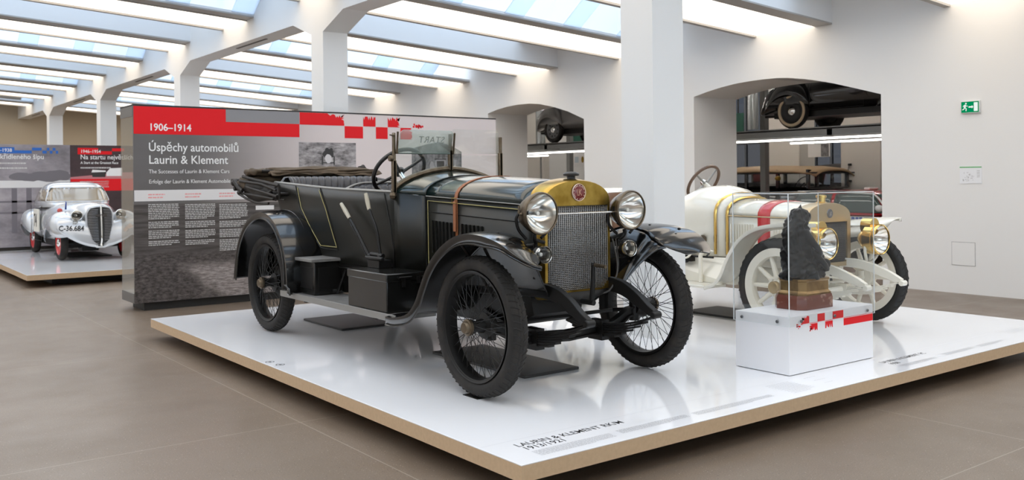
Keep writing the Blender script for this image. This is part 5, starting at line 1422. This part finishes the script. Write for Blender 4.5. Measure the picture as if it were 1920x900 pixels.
# mudguards: white sheet arches swept back to the running board, flat spoon fronts
WP = [(-.35, .965), (-.27, .968), (-.14, .966), (0, .952), (.14, .925), (.26, .875), (.36, .80), (.44, .70), (.50, .60), (.56, .48), (.64, .40), (.74, .365)]
for s in (-1, 1):
    o, P = fender(wc, 'front_mudguard', WP, s * .76, s * .46, WPAINT, lip=.03, crown=.02, round_front=.10, inner=lambda y: (interp(y, [(-.35, .10), (0, 0)]), interp(y, [(-.35, -.085), (.0, -.06), (.3, 0)])))
    b = MB(); b.grid([[(s * .46, y, z - .07), (s * .40, y, max(.58, z - .16 if y < .2 else .60))] for y, z in P if -.2 < y < .52]); b.out('inner_apron', WPAINT, o, solid=.004)
for s in (-1, 1):
    b = MB(); b.box(min(s * .73, s * .47), max(s * .73, s * .47), .72, 1.9, .345, .368); b.out('running_board', WPAINT, wc, bevel=.005)
    b = MB(); b.hexa([(s * .49, .6, .37), (s * .45, .6, .37), (s * .49, 1.9, .37), (s * .45, 1.9, .37), (s * .37, .6, .60), (s * .33, .6, .60), (s * .50, 1.9, .60), (s * .46, 1.9, .60)]); b.out('valance', WPAINT, wc)
RW = [(2.08, .40), (2.1, .62), (2.2, .80), (2.38, .91), (2.62, .95), (2.86, .91), (3.02, .80), (3.1, .64)]
for s in (-1, 1): fender(wc, 'rear_mudguard', RW, s * .76, s * .50, WPAINT, lip=.03, crown=.02)
b = MB(); b.tube([(-.52, .98, .37), (-.52, .98, .62), (-.515, .96, .655)], .020, 8); b.tube(spline([(-.50, 1.30, .70), (-.55, 1.28, .60), (-.58, 1.22, .62), (-.55, 1.16, .68)], 4), .010, 6); b.tube(spline([(-.50, 1.2, .70), (-.56, 1.18, .60), (-.56, 1.1, .60), (-.52, 1.06, .68)], 4), .010, 6); b.tube([(-.48, .86, .665), (-.48, 1.9, .655)], .009, 6); b.out('side_pipes', WPAINT, wc)
b = MB(); b.tube([(-.48, .86, .605), (-.48, 1.5, .60)], .010, 6); b.box(-.52, -.46, 1.1, 1.25, .555, .61); b.sphere((-.50, 1.18, .57), .035, 10); b.out('black_rod', CHASS, wc)
b = MB(); b.tube([(-.47, 1.32, .58), (-.50, 1.24, .50), (-.51, 1.22, .42)], .008, 6); b.sphere((-.51, 1.22, .41), .018, 8); b.out('lever', SATINB, wc)
# big brass lamps on white forks
for s in (-1, 1):
    lp = (s * .395, -.30, .785)
    o = headlamp(wc, lp, .133, GOLDB, GOLDB, depth=.20)
    b = MB(); b.lathe([(0, -.05), (.075, -.05), (.075, .05), (0, .05)], (0, .10, .115), 'Y', 20); b.lathe([(.131, .02), (.136, .02), (.136, .10), (.131, .10)], ax='Y', seg=36); b.out('lamp_chimney', GOLDB, o)
    b = MB(); b.tube(spline([(-.10, .08, -.01), (-.11, .08, -.10), (-.06, .10, -.19), (-s * .05, .14, -.24)], 4), .014, 8); b.tube(spline([(.10, .08, -.01), (.11, .08, -.10), (.06, .10, -.19), (-s * .05, .14, -.24)], 4), .014, 8); b.tube([(-s * .05, .14, -.24), (-s * .12, .25, -.23)], .016, 8); b.out('lamp_fork', WPAINT, o)
# ================================================================== closed cars
SILVER = mat('silver_paint', (.56, .58, .60), .22, metal=.45, coat=.7, bump=(4, .02))
GREYC = mat('grey_paint', (.22, .215, .21), .25, coat=.6, metal=.2)
BLACKC = mat('gloss_black', (.008, .008, .009), .10, coat=.8)
CARGLASS = glass('car_glass', (.55, .50, .42), .9)
DARKIN = mat('car_interior', (.16, .125, .085), .8)
def disc_wheel(parent, pos, side, R=.31, w=.125, rin=.205, disc=None, cap=CHROME, white=None, holes=False):
    b = MB(); b.lathe([(rin + .012, -.05), (rin, -.045), (rin - .015, 0), (rin, .042), (rin + .014, .05), (rin + .006, .056), (rin - .012, .045), (rin - .025, .028), (.13, .022), (.095, .036), (.05, .038), (0, .038)], seg=44)
    o = b.out('wheel', disc, parent, loc=pos, sharp=50)
    if side < 0: o.rotation_euler = (0, 0, pi)
    tyre_mesh(R, w, rin + .004, TYRE, o)
    if white:
        b = MB(); b.lathe([(rin + .016, .052), (rin + .03, .0645), (rin + .055, .069), (R - .028, .058)], seg=48); b.out('whitewall', white, o, solid=.003)
    b = MB(); b.lathe([(.078, .036), (.074, .056), (.05, .072), (.02, .080), (0, .081)], seg=28); b.out('hub_cap', cap, o)
    if holes:
        b = MB()
        for k in range(10):
            a = 2 * pi * k / 10; b.lathe([(0, .0), (.020, 0), (.020, .032), (0, .032)], (0, .158 * cos(a), .158 * sin(a)), seg=10)
        b.out('wheel_holes', BLACKP, o)
    return o
def ring(y, hw, zb_, zt, e=2.6, n=28, cx=0):
    out = []
    for k in range(n):
        a = 2 * pi * k / n; c, s = cos(a), sin(a)
        out.append((cx + hw * abs(c) ** (2 / e) * (1 if c > 0 else -1), y, (zb_ + zt) / 2 + (zt - zb_) / 2 * abs(s) ** (2 / e) * (1 if s > 0 else -1)))
    return out
def coupe(name, label, loc, paint, wheel_args, rz=0, TW=1.0):
    t = thing(name, label, 'car', loc, rz)
    H = spline([(-.50, .10, .34, .86), (-.46, .20, .31, .95), (-.30, .28, .27, 1.0), (.0, .38, .26, 1.03), (.5, .52, .25, 1.03), (.9, .62, .25, 1.02), (1.3, .65, .25, 1.0), (2.0, .65, .25, .98), (2.5, .60, .28, .95), (2.85, .50 * TW, .32, .80), (3.05, .42 * TW, .30, .56), (3.20, .33 * TW, .28, .38), (3.24, .28 * TW, .28, .33)], 4)
    b = MB(); b.grid([ring(y, hw, a, c, 2.7) for y, hw, a, c in H], cv=True, capa=True, capb=True); b.out('body', paint, t, sharp=0)
    # cabin: rings stacked upwards, streamlined to the tail
    def pring(z, y0, y1, hw, n=44, e=3.4):
        out = []
        for k in range(n):
            a = 2 * pi * k / n; c, s = cos(a), sin(a); cy = (y0 + y1) / 2
            x = hw * abs(c) ** (2 / e) * (1 if c > 0 else -1); y = cy + (y1 - y0) / 2 * abs(s) ** (2 / e) * (1 if s > 0 else -1)
            taper = 1 - .30 * max(0, (y - cy) / ((y1 - y0) / 2)) ** 2
            out.append((x * taper, y, z))
        return out
    Zs = [(.92, .82, 2.95, .60), (.985, .86, 2.86, .61), (1.10, .98, 2.66, .585), (1.22, 1.10, 2.44, .545), (1.30, 1.20, 2.26, .505), (1.355, 1.34, 2.08, .44), (1.385, 1.48, 1.90, .33), (1.395, 1.6, 1.78, .16)]
    b = MB(); b.grid([pring(*z) for z in spline(Zs, 3)], cv=True, capb=True); b.out('cabin', paint, t, sharp=0)
    # windscreen and side windows, set just proud of the shell
    def at(z): return [interp(z, [(q[0], q[i]) for q in Zs]) for i in (1, 2, 3)]
    def shell(u, z, off=.006):
        y0, y1, hw = at(z); a = u; c, s = cos(a), sin(a); e = 3.4; cy = (y0 + y1) / 2
        x = hw * abs(c) ** (2 / e) * (1 if c > 0 else -1); y = cy + (y1 - y0) / 2 * abs(s) ** (2 / e) * (1 if s > 0 else -1)
        x *= 1 - .30 * max(0, (y - cy) / ((y1 - y0) / 2)) ** 2
        v = Vector((x, y - cy, 0)); v = v.normalized() * off
        return (x + v.x, y + v.y, z)
    SCR = mat('windscreen_glass', (.30, .25, .18), .06, spec=.8, coat=.5)
    b = MB(); n = 18
    rows = []
    for i in range(9):
        z = lerp(1.025, 1.285, i / 8); w_ = lerp(radians(60), radians(55), i / 8)
        rows.append([shell(-pi / 2 + w_ * (2 * k / n - 1), z) for k in range(n + 1)])
    b.grid(rows); ws_ = b.out('windscreen', SCR, t, sharp=0, solid=.004)
    b = MB(); fr = rows[0] + [r[-1] for r in rows[1:]] + list(reversed(rows[-1]))[1:] + [r[0] for r in reversed(rows)][1:-1]; b.tube(fr, .014, 6, closed=True); b.out('screen_frame', paint, ws_)
    for sx in (-1, 1):
        b = MB(); b.tube([shell(-pi / 2 + sx * .80, 1.285, .02), shell(-pi / 2 + sx * .95, 1.22, .02)], .007, 5); b.out('wiper', BLACKP, ws_)
    for s in (-1, 1):
        for (ua, ub) in ((-.80, .05), (.10, .85)):
            b = MB(); rows = []
            for i in range(6):
                z = lerp(1.035, 1.255, i / 5); rows.append([shell((pi if s < 0 else 0) + (-1 if s < 0 else 1) * lerp(ua, ub * (1 - .25 * i / 5), k / 8), z) for k in range(9)])
            b.grid(rows); b.out('side_window', SCR, t, sharp=0, solid=.004)
    # wings
    for s in (-1, 1):
        F = [(-.45, .43, .44, .50), (-.43, .58, .42, .63), (-.36, .68, .42, .75), (-.25, .74, .46, .83), (-.10, .76, .52, .87), (.10, .76, .55, .855), (.28, .75, .52, .79), (.45, .73, .42, .68), (.62, .70, .34, .54), (.80, .64, .28, .40)]
        b = MB(); rows = []
        for y, xo, zb_, zt in spline(F, 3):
            xi = .22; row = []
            for k in range(19):
                a = lerp(radians(-84), radians(90), k / 18); xc = .50
                x = xc + ((xo - xc) if a > 0 else (xc - .26)) * sin(a); z = zb_ + (zt - zb_) * max(0, cos(a)) ** .6
                if a < 0: z = max(z, zt - .22, zb_)
                row.append((s * x, y, z))
            rows.append(row)
        b.grid(rows); b.out('front_wing', paint, t, solid=.006, sharp=0)
        R_ = [(2.02, .655, .40, .45), (2.08, .72, .44, .70), (2.20, .77, .52, .82), (2.40, .79, .58, .88), (2.62, .77, .54, .84), (2.80, .72, .44, .70), (2.95, .64, .34, .50), (3.03, .56, .30, .36)]
        b = MB(); rows = []
        for y, xo, zb_, zt in spline(R_, 3):
            row = []
            for k in range(13):
                u = k / 12; a = pi * .5 * u; row.append((s * lerp(.45, xo, sin(a) ** .7), y, zb_ + (zt - zb_) * max(0, cos(a)) ** .6))
            rows.append(row)
        b.grid(rows); b.out('rear_wing', paint, t, solid=.006, sharp=0)
        for y in (0, 2.44): disc_wheel(t, (s * .53, y, .311), s, **wheel_args)
    b = MB(); rows = []
    for y, z0_, z1_ in ((-.50, .33, .46), (-.535, .36, .44)): rows.append([(x, y + .10 * (x / .5) ** 2, lerp(z0_, z1_, 0) + .05 * (x / .5) ** 2) for x in [k / 10 * .5 - .5 for k in range(21)]])
    b.bm.free()
    b = MB(); b.box(-.45, .45, .1, 2.9, .20, .30); b.tube([(-.5, 0, .30), (.5, 0, .30)], .03, 8); b.tube([(-.5, 2.44, .30), (.5, 2.44, .30)], .03, 8); b.tube([(-.32, .2, .21), (-.30, 3.2, .26)], .025, 8); b.box(-.18, .10, .05, .35, .14, .22); b.out('underframe', CHASS, t)
    b = MB(); b.tube([(-.612, 1.32, .93), (-.66, 1.25, .93), (-.66, 1.18, .93)], .008, 6); b.out('door_handle', CHROME, t)
    b = MB(); b.tube([(-.668, 1.0, .95), (-.672, 1.0, .30), (-.675, 2.0, .30), (-.668, 2.05, .95)], .004, 4); b.out('door_gap', BLACKP, t)
    return t
# --- silver coupe on the far platform
sc = coupe('coupe', 'silver rounded vintage rally coupe with number 74 on its door', (3.985, 17.9, .2), SILVER, dict(disc=mat('wheel_red', (.55, .02, .02), .3, coat=.5)))
# grille: oval shield with a bright centre bar and dark slats
b = MB()
def gx(z): return interp(z, [(.24, .07), (.27, .115), (.33, .16), (.45, .195), (.6, .215), (.78, .215), (.87, .20), (.93, .16), (.955, .06)])
def gy(x, z): return -.60 + .10 * (x / .2) ** 2 + .14 * max(0, (z - .45)) ** 1.5 + (.03 if z < .35 else 0)
Zg = [.24, .27, .30, .36, .42, .5, .6, .7, .78, .84, .89, .93, .955]
b.grid([[(gx(z) * k / 6, gy(gx(z) * k / 6, z), z) for k in range(-6, 7)] for z in Zg]); gr = b.out('grille', BLACKP, sc, solid=.02, sharp=0)
b = MB(); out_ = [(-gx(z), gy(gx(z), z) - .004, z) for z in Zg] + [(gx(z), gy(gx(z), z) - .004, z) for z in reversed(Zg)]; b.tube(out_, .018, 8, closed=True); b.out('grille_frame', SILVER, gr)
b = MB()
for z in [.28 + i * .028 for i in range(23)]:
    for s in (-1, 1): b.tube([(s * gx(z) * k / 4, gy(gx(z) * k / 4, z) - .012, z) for k in range(1, 5)], .0045, 4)
b.out('grille_slats', mat('slat_grey', (.30, .30, .31), .3, metal=.8), gr)
b = MB(); b.tube([(0, gy(0, z) - .016, z) for z in Zg], [.022] * 2 + [.016] * 11, 8); b.box(-.09, .09, gy(0, .8) - .03, gy(0, .8) - .01, .775, .815); b.out('grille_bar', CHROME, gr)
for s in (-1, 1):
    o = headlamp(sc, (s * .365, -.43, .80), .092, SILVER, CHROME, depth=.15)
    o = headlamp(sc, (s * .40, -.47, .70), .042, SILVER, CHROME, 'side_lamp', .06)
nb = MB(); nb.box(-.695, -.662, 1.24, 1.66, .46, .885); npl = nb.out('number_panel', mat('panel_cream', (.80, .77, .68), .4), sc, bevel=.004)
text('lettering', '74', .34, PRINT, frame((-.6965, 1.61, .56), (0, -1, 0), (0, 0, 1)), npl, sx=.80, bold=.006)
def ap_y(x, u): return -.565 + .27 * abs(x) ** 2.2 + .10 * u * u
def ap_z(x, u): return lerp(.232 + .33 * (abs(x) / .69) ** 2, .66 + .12 * abs(x) / .7, u)
b = MB(); b.grid([[(x, ap_y(x, u), ap_z(x, u)) for x in [k / 14 * .70 - .70 for k in range(29)]] for u in [i / 8 for i in range(9)]]); b.out('front_apron', SILVER, sc, solid=.01, sharp=0)
text('lettering', 'C-36.684', .125, PRINT, frame((-.665, ap_y(-.66, .35) - .022, .545), Vector((.42, ap_y(-.24, .4) - ap_y(-.66, .35), -.03)), Vector((.0, .10, .99))), sc, sx=.86, bold=.002)
b = MB(); b.poly([(x, ap_y(x, .5) - .014, z) for x, z in ((.38, .52), (.50, .42), (.63, .53), (.51, .64))]); ap = b.out('number_badge', mat('panel_cream2', (.80, .62, .52), .4), sc, solid=.004)
text('lettering', '74', .10, PRINT, frame((.455, ap_y(.455, .5) - .022, .49), Vector((.92, .30, 0)), Vector((-.05, .16, .98))), ap, sx=.8)
b = MB(); b.poly([(-.475, -.02, .90), (-.445, -.02, .90), (-.445, -.02, 1.03), (-.46, -.02, 1.05)]); b.out('flag_blue', mat('flag_blue', (.02, .05, .30), .5), sc, solid=.006)
b = MB(); b.sphere((-.55, .02, .885), .05, 10, (.9, .5, .8)); b.out('flag_red', mat('flag_red', (.62, .10, .08), .5), sc)

# --- cars on the racks in the back hall
RZ = 2.385
cb = coupe('coupe', 'glossy black vintage car with cream whitewall tyres on the steel rack in the wide arch', (14.13, 9.85 - 2.44, RZ), BLACKC, dict(disc=BLACKP, white=mat('whitewall', (.62, .48, .32), .6)), TW=1.36)
cg = coupe('coupe', 'grey vintage car with pierced grey wheels on the rack in the smaller arch', (14.13, 16.37 - 2.44, RZ), GREYC, dict(disc=mat('wheel_grey', (.17, .17, .17), .4, metal=.3), holes=True), TW=1.36)
RAIL = mat('rack_steel', (.20, .20, .195), .45, metal=.5)
TUBE = emis('fluorescent_tube', (1.0, .95, .88), 9.0)
def rack(y0, y1, label, py):
    t = thing('car_rack', label, 'rack', (13.4, y0, 0)); L = y1 - y0
    for x in (0.0, 1.1):
        b = MB(); b.box(x, x + .42, 0, L, RZ - .045, RZ - .0005); b.box(x, x + .05, 0, L, RZ - .15, RZ - .02); b.box(x + .37, x + .42, 0, L, RZ - .15, RZ - .02)
        for k in range(int(L / 2)): b.box(x - .004, x, k * 2 + .6, k * 2 + .63, RZ - .12, RZ - .09)
        b.out('runway', RAIL, t, bevel=.004)
    b = MB()
    for y in (.1, L - .2, L / 2): b.box(0, 2.05, y, y + .1, RZ - .15, RZ - .046)
    b.out('cross_member', RAIL, t)
    for x in (1.95, -.12):
        for y in (.0, py):
            if x < 0: continue
            b = MB(); b.box(x, x + .13, y, y + .13, 0, 4.4); b.out('post', RAIL, t, bevel=.006)
    for y in (.0, L - .1):
        b = MB(); b.box(.1, .2, y, y + .1, 0, RZ - .15); b.out('post', RAIL, t)
    return t
rk1 = rack(5.3, 12.6, 'grey steel car rack carrying the black whitewall car in the wide arch', 6.5)
rk2 = rack(12.9, 19.9, 'grey steel car rack carrying the grey car in the smaller arch', 4.98)
TUBE2 = emis('hall_fill_tube', (1.0, .95, .88), HALL_FILL * 1.6)
def tube_light(loc, L, label):
    t = thing('tube_light', label, 'tube light', loc)
    MB().box(-.03, .03, 0, L, .012, .04).out('housing', mat('tube_housing', (.7, .7, .7), .4), t)
    b = MB(); b.tube([(0, .02, 0), (0, L - .02, 0)], .017, 10); b.out('tube', TUBE2 if loc[2] > 4 else TUBE, t)
    top = 5.6 if loc[2] > 4 else 2.235
    for y in (.2, L - .2): MB().box(-.008, .008, y - .008, y + .008, .04, top - loc[2]).out('hanger', STEEL, t)
    return t
tube_light((13.50, 5.5, 2.195), 7.0, 'long thin fluorescent tube along the rack edge beneath the black whitewall car')
tube_light((14.30, 7.2, 2.165), 3.24, 'shorter bright fluorescent tube hanging behind the rack edge in the wide arch')
tube_light((13.50, 13.1, 2.165), 6.6, 'thin fluorescent tube along the rack edge beneath the grey car')
tube_light((14.30, 17.45, 2.135), 2.3, 'short bright fluorescent tube under the rack in the smaller arch')
for i, (x, y) in enumerate(((16.4, 8), (16.4, 12), (16.4, 16), (16.4, 20), (20.3, 10), (20.3, 15), (20.3, 20), (20.3, 25), (16.4, 25))):  # out-of-view tubes, added to brighten the back hall
    b = tube_light((x, y, 4.40), 2.2, '%s unseen fluorescent tube added to light the back hall from above' % ORD[i])

# --- boxy veteran saloons on the hall floor
def saloon(name, label, loc, roofm, L=2.55, canvas=False, green=False):
    t = thing(name, label, 'car', loc)
    BK = BLACKC
    # cabin lower body, bonnet, cowl; front looks to -y, cabin starts at y = 0
    b = MB(); b.grid([ring(y, hw, .45, zt, 5, 24) for y, hw, zt in ((.0, .66, 1.28), (.3, .74, 1.33), (1.2, .78, 1.36), (2.2, .78, 1.36), (L, .72, 1.34))], cv=True, capa=True, capb=True); b.out('body', BK, t, sharp=40)
    b = MB(); b.grid([ring(y, hw, .55, zt, 3, 24) for y, hw, zt in ((-1.5, .33, 1.12), (-.7, .38, 1.18), (.0, .52, 1.26), (.12, .58, 1.27))], cv=True, capa=True, capb=True); b.out('bonnet', BK, t, sharp=40)
    b = MB(); b.grid([ring(y, hw, .5, zt, 4, 20) for y, hw, zt in ((-1.58, .32, 1.14), (-1.5, .34, 1.15))], cv=True, capa=True, capb=True); b.out('radiator', NICKEL, t, sharp=40)
    for s in (-1, 1):
        for y in ((.10, .86, 1.70, L - .12) if not canvas else (.10, L - .3)): MB().box(s * .70 - .035, s * .70 + .035, y, y + .07, 1.30, 1.70).out('window_pillar', BK, t, bevel=.01)
    b = MB()
    b.box(-.70, .70, .10, .15, 1.62, 1.69); b.box(-.70, .70, .10, .15, 1.28, 1.33)
    if not canvas: b.box(-.70, .70, L - .10, L - .05, 1.3, 1.38); b.box(-.70, -.35, L - .10, L - .05, 1.3, 1.69); b.box(.35, .70, L - .10, L - .05, 1.3, 1.69)
    b.out('screen_frame', BK, t, bevel=.01)
    b = MB()
    for s in (-1, 1): b.box(s * .70 - .004, s * .70 + .004, .17, L - .12, 1.34, 1.66)
    b.box(-.68, .68, .12, .128, 1.33, 1.62)
    if not canvas: b.out('windows', glass('saloon_glass', (.95, .96, .96), .6), t)
    else: b.bm.free()
    if canvas:
        rows = [[(x * hw, y, z - .10 * abs(x) ** 3) for x in [k / 6 - 1 for k in range(13)]] for y, z, hw in ((-.12, 1.70, .74), (.4, 1.80, .78), (1.1, 1.86, .78), (2.0, 1.80, .78), (L, 1.72, .76), (L + .05, 1.45, .74))]
    else:
        rows = [[(x * hw, y, z + .03 - .125 * abs(x) ** 3.5) for x in [k / 6 - 1 for k in range(13)]] for y, z, hw in ((-.06, 1.66, .70), (.03, 1.71, .76), (.4, 1.75, .79), (1.4, 1.775, .80), (L - .3, 1.76, .79), (L, 1.70, .76), (L + .06, 1.62, .74))]
    b = MB(); b.grid(rows); b.out('roof', roofm, t, solid=.03, sharp=0)
    b = MB(); b.box(-.74, .74, -.03, L, 1.615, 1.645); b.out('headliner', BLACKP, t)
    for s in (-1, 1):
        for yw in (-1.1, 1.95):
            spoke_wheel(t, (s * .66, yw, .38), s, R=.38, w=.11, rin=.28, n=8, wood=BK, hubm=NICKEL)
            fender(t, 'mudguard', [(yw - .50, .55), (yw - .38, .72), (yw - .1, .86), (yw + .2, .84), (yw + .42, .66), (yw + .60, .46)], s * .82, s * .52, BK, lip=.04)
        b = MB(); b.box(min(s * .55, s * .82), max(s * .55, s * .82), -.5, 1.35, .40, .43); b.out('running_board', BK, t)
        o = headlamp(t, (s * .45, -1.62, .95), .11, BK, NICKEL)
    b = MB(); b.tube([(-.42, .62, 1.25), (-.38, .45, 1.42)], .012, 6); b.lathe([(.18, -.012), (.192, 0), (.18, .012), (.168, 0), (.18, -.012)], (-.40, .52, 1.40), 'Y', 24, M=Matrix.Rotation(radians(35), 4, 'X')); b.out('steering_wheel', CHASS, t)
    b = MB(); b.box(-.60, .60, .85, 1.05, .7, 1.40); b.box(-.60, .60, 2.15, 2.4, .7, 1.42); b.out('seat', TUFT, t, bevel=.05)
    if not canvas:
        b = MB(); b.lathe([(0, 0), (.045, 0), (.05, .06), (.03, .10), (0, .11)], (-.80, .78, 1.52), 'Y', 14); b.tube([(-.80, .82, 1.52), (-.72, .86, 1.48)], .012, 6); b.out('side_lamp', BRASS, t)
    return t
saloon('vintage_saloon', 'black vintage saloon with tan roof parked beyond the wide arch', (17.25, 11.5, 0), mat('tan_roof', (.42, .29, .165), .6), L=2.5)
saloon('vintage_saloon', 'black touring car with dark canvas roof parked behind the tan-roofed saloon', (20.0, 12.0, 0), mat('dark_canvas', (.045, .038, .034), .8), L=2.1, canvas=True)

# --- red and white rally hatchback in front of them
REDC = mat('rally_red', (.55, .012, .018), .2, coat=.7)
WHC = mat('rally_white', (.80, .80, .80), .25, coat=.6)
rc_ = thing('rally_car', 'red and white modern rally car parked low behind the white racing car', 'car', (15.52, 8.0, 0))
b = MB(); b.grid([ring(y, hw, .22, zt, 4.5, 28) for y, hw, zt in ((-.95, .60, .60), (-.85, .72, .72), (-.3, .80, .84), (.55, .82, .88), (.9, .83, .88), (2.6, .83, .89), (3.0, .80, .88), (3.15, .70, .80))], cv=True, capa=True, capb=True); b.out('body', REDC, rc_, sharp=40)
b = MB(); b.box(-.842, -.826, -.2, 2.9, .50, .835); b.out('white_side', WHC, rc_, bevel=.006)
b = MB(); rows = []
CAB = [(.86, .55, 3.10, .78), (1.0, .80, 3.0, .74), (1.12, .98, 2.9, .70), (1.22, 1.14, 2.78, .655), (1.27, 1.30, 2.70, .58), (1.29, 1.6, 2.5, .40)]
def pr2(z, y0, y1, hw, n=44, e=4.5):
    o = []
    for k in range(n):
        a = 2 * pi * k / n; c, s = cos(a), sin(a)
        o.append((hw * abs(c) ** (2 / e) * (1 if c > 0 else -1), (y0 + y1) / 2 + (y1 - y0) / 2 * abs(s) ** (2 / e) * (1 if s > 0 else -1), z))
    return o
b.grid([pr2(*z) for z in CAB], cv=True, capb=True); b.out('cabin', REDC, rc_, sharp=40)
RG = mat('rally_glass', (.075, .105, .098), .08, coat=.3)
for nm, pts in (('side_window', [(.80, .90), (1.07, 1.21), (1.86, 1.235), (1.86, .90)]), ('side_window', [(1.93, .90), (1.93, 1.235), (2.65, 1.21), (2.75, .92)])):
    zt_ = max(z for y, z in pts); zb_ = min(z for y, z in pts); rows = []
    for i in range(9):
        z = lerp(zb_, zt_, i / 8); yl = interp(z, sorted([(q[1], q[0]) for q in pts[:2]])); yr = interp(z, sorted([(q[1], q[0]) for q in pts[2:]]))
        rows.append([(-interp(z, [(c[0], c[3]) for c in CAB]) - .014, lerp(yl, yr, k / 6), z) for k in range(7)])
    b = MB(); b.grid(rows); o = b.out(nm, RG, rc_, sharp=0, solid=.004)
b = MB(); b.tube([(-.80, .72, .90), (-.715, .97, 1.15), (-.665, 1.10, 1.235), (-.62, 1.9, 1.268), (-.62, 2.7, 1.262)], .020, 8); b.out('pillar_trim', WHC, rc_)
b = MB(); b.poly([(-.62, .62, .90), (.62, .62, .90), (.55, 1.12, 1.23), (-.55, 1.12, 1.23)]); b.out('windscreen', RG, rc_, solid=.01)
b = MB(); b.sphere((-.90, .86, .99), .085, 12, (.7, .9, .7)); b.out('mirror', WHC, rc_)
b = MB(); b.box(-.15, .15, 1.5, 1.62, 1.29, 1.345); b.out('roof_vent', WHC, rc_, bevel=.02)
for s in (-1, 1):
    for y in (-.25, 2.3): disc_wheel(rc_, (s * .74, y, .295), s, R=.295, w=.18, rin=.2, disc=WHC)
b = MB()
for k, (y0_, w_) in enumerate(((1.50, .05), (1.43, .06), (1.35, .055), (1.28, .06))): b.box(-.8445, -.8421, y0_ - w_, y0_, .785, .825)
b.out('blue_marks', mat('mark_blue', (.06, .10, .42), .4), rc_)

# --- small things seen through the arches
b = MB(); b.box(0, .012, -.28, .28, 0, .30); o = b.out('poster', mat('poster_white', (.72, .70, .69), .5), None, loc=(18.0, 12.37, 1.99))
tag(o, 'pale poster with a dark photograph hung high between two pillars of the back hall', 'poster')
b = MB(); b.box(-.003, 0, -.26, -.06, .01, .29); b.out('photograph', GP2, o)
b = MB(); b.box(.0, .01, -.02, .0, .30, 3.61); b.box(0, .01, -.25, -.23, .30, 3.61); b.out('hanger', BLACKP, o)
b = MB(); b.box(0, .015, -.31, .31, 0, .29); o = b.out('poster', MATS['poster_white'], None, loc=(18.28, 20.80, 1.98)); tag(o, 'white poster with a brown emblem on the partition seen through the smaller arch', 'poster')
b = MB(); b.sphere((-.001, -.10, .15), .075, 14, (.05, .8, 1.3)); b.out('emblem', BRASS, o)
b = MB(); b.box(-.002, 0, .08, .26, .06, .24); b.out('photograph', mat('pale_blue_print', (.48, .55, .60), .5), o)
for i, z in enumerate((1.80, 1.62, 1.44)):
    t = thing('key_hook', 'dark wall hook with a hanging tag on the hall pillar, %s of three' % ('topmost', 'middle', 'lowest')[i], 'hook', (18.197, 11.72, z), 0, 'hooks on the hall pillar')
    MB().box(-.05, 0, -.05, .02, -.02, .03).out('hook', BLACKP, t, bevel=.008)
    b = MB(); b.tube([(-.01, .02, -.01), (-.012, .03, -.11)], .006, 6); b.out('tag', STEEL, t)
t = thing('air_duct', 'shiny vertical spiral duct behind the tail of the black rack car', 'duct', (19.1, 15.05, 2.76))
b = MB(); prof = []
for k in range(60): prof += [(.14, k * .03), (.144, k * .03 + .015)]
b.lathe(prof, ax='Z', seg=24, caps=True); b.out('duct_pipe', mat('galvanised', (.50, .52, .53), .25, metal=.9), t); MB().box(-.02, .02, -.02, .02, 1.77, 2.84).out('hanger', STEEL, t)
t = thing('air_duct', 'grey vertical spiral duct behind the tail of the grey rack car', 'duct', (17.2, 21.35, 2.3))
b = MB(); b.lathe(prof, ax='Z', seg=24, caps=True); b.out('duct_pipe', MATS['galvanised'], t); MB().box(-.02, .02, -.02, .02, -2.3, 0).out('stand', STEEL, t)
o = MB().box(0, .03, -.16, .16, 0, .62).out('hall_banner', mat('dark_green', (.01, .075, .05), .5), None, loc=(18.0, 14.64, 2.50)); tag(o, 'dark green narrow banner hanging beyond the wide arch', 'banner')
MB().box(.01, .02, -.02, .02, .62, 3.1).out('cord', BLACKP, o)
o = MB().box(0, .03, -.26, .26, 0, .26).out('hall_banner', MATS['dark_green'], None, loc=(18.25, 20.83, 2.62)); tag(o, 'dark green board under the grey rack car in the smaller arch', 'banner')
MB().box(.01, .02, -.02, .02, .26, 2.4).out('cord', BLACKP, o)
b = MB(); b.tube([(0, 0, 0), (0, 0, 1.52)], .03, 10); b.lathe([(0, 0), (.15, 0), (.16, .03), (0, .03)], (0, 0, 0), 'Z', 20); o = b.out('bollard_post', CHASS, None, loc=(15.3, 15.9, 0)); tag(o, 'slim dark post standing beyond the smaller arch', 'post')
b = MB(); b.tube(spline([(0, 0, 1.52), (0, -.03, 1.62), (0, -.12, 1.66)], 4), .03, 8); b.out('hook', CHASS, o)
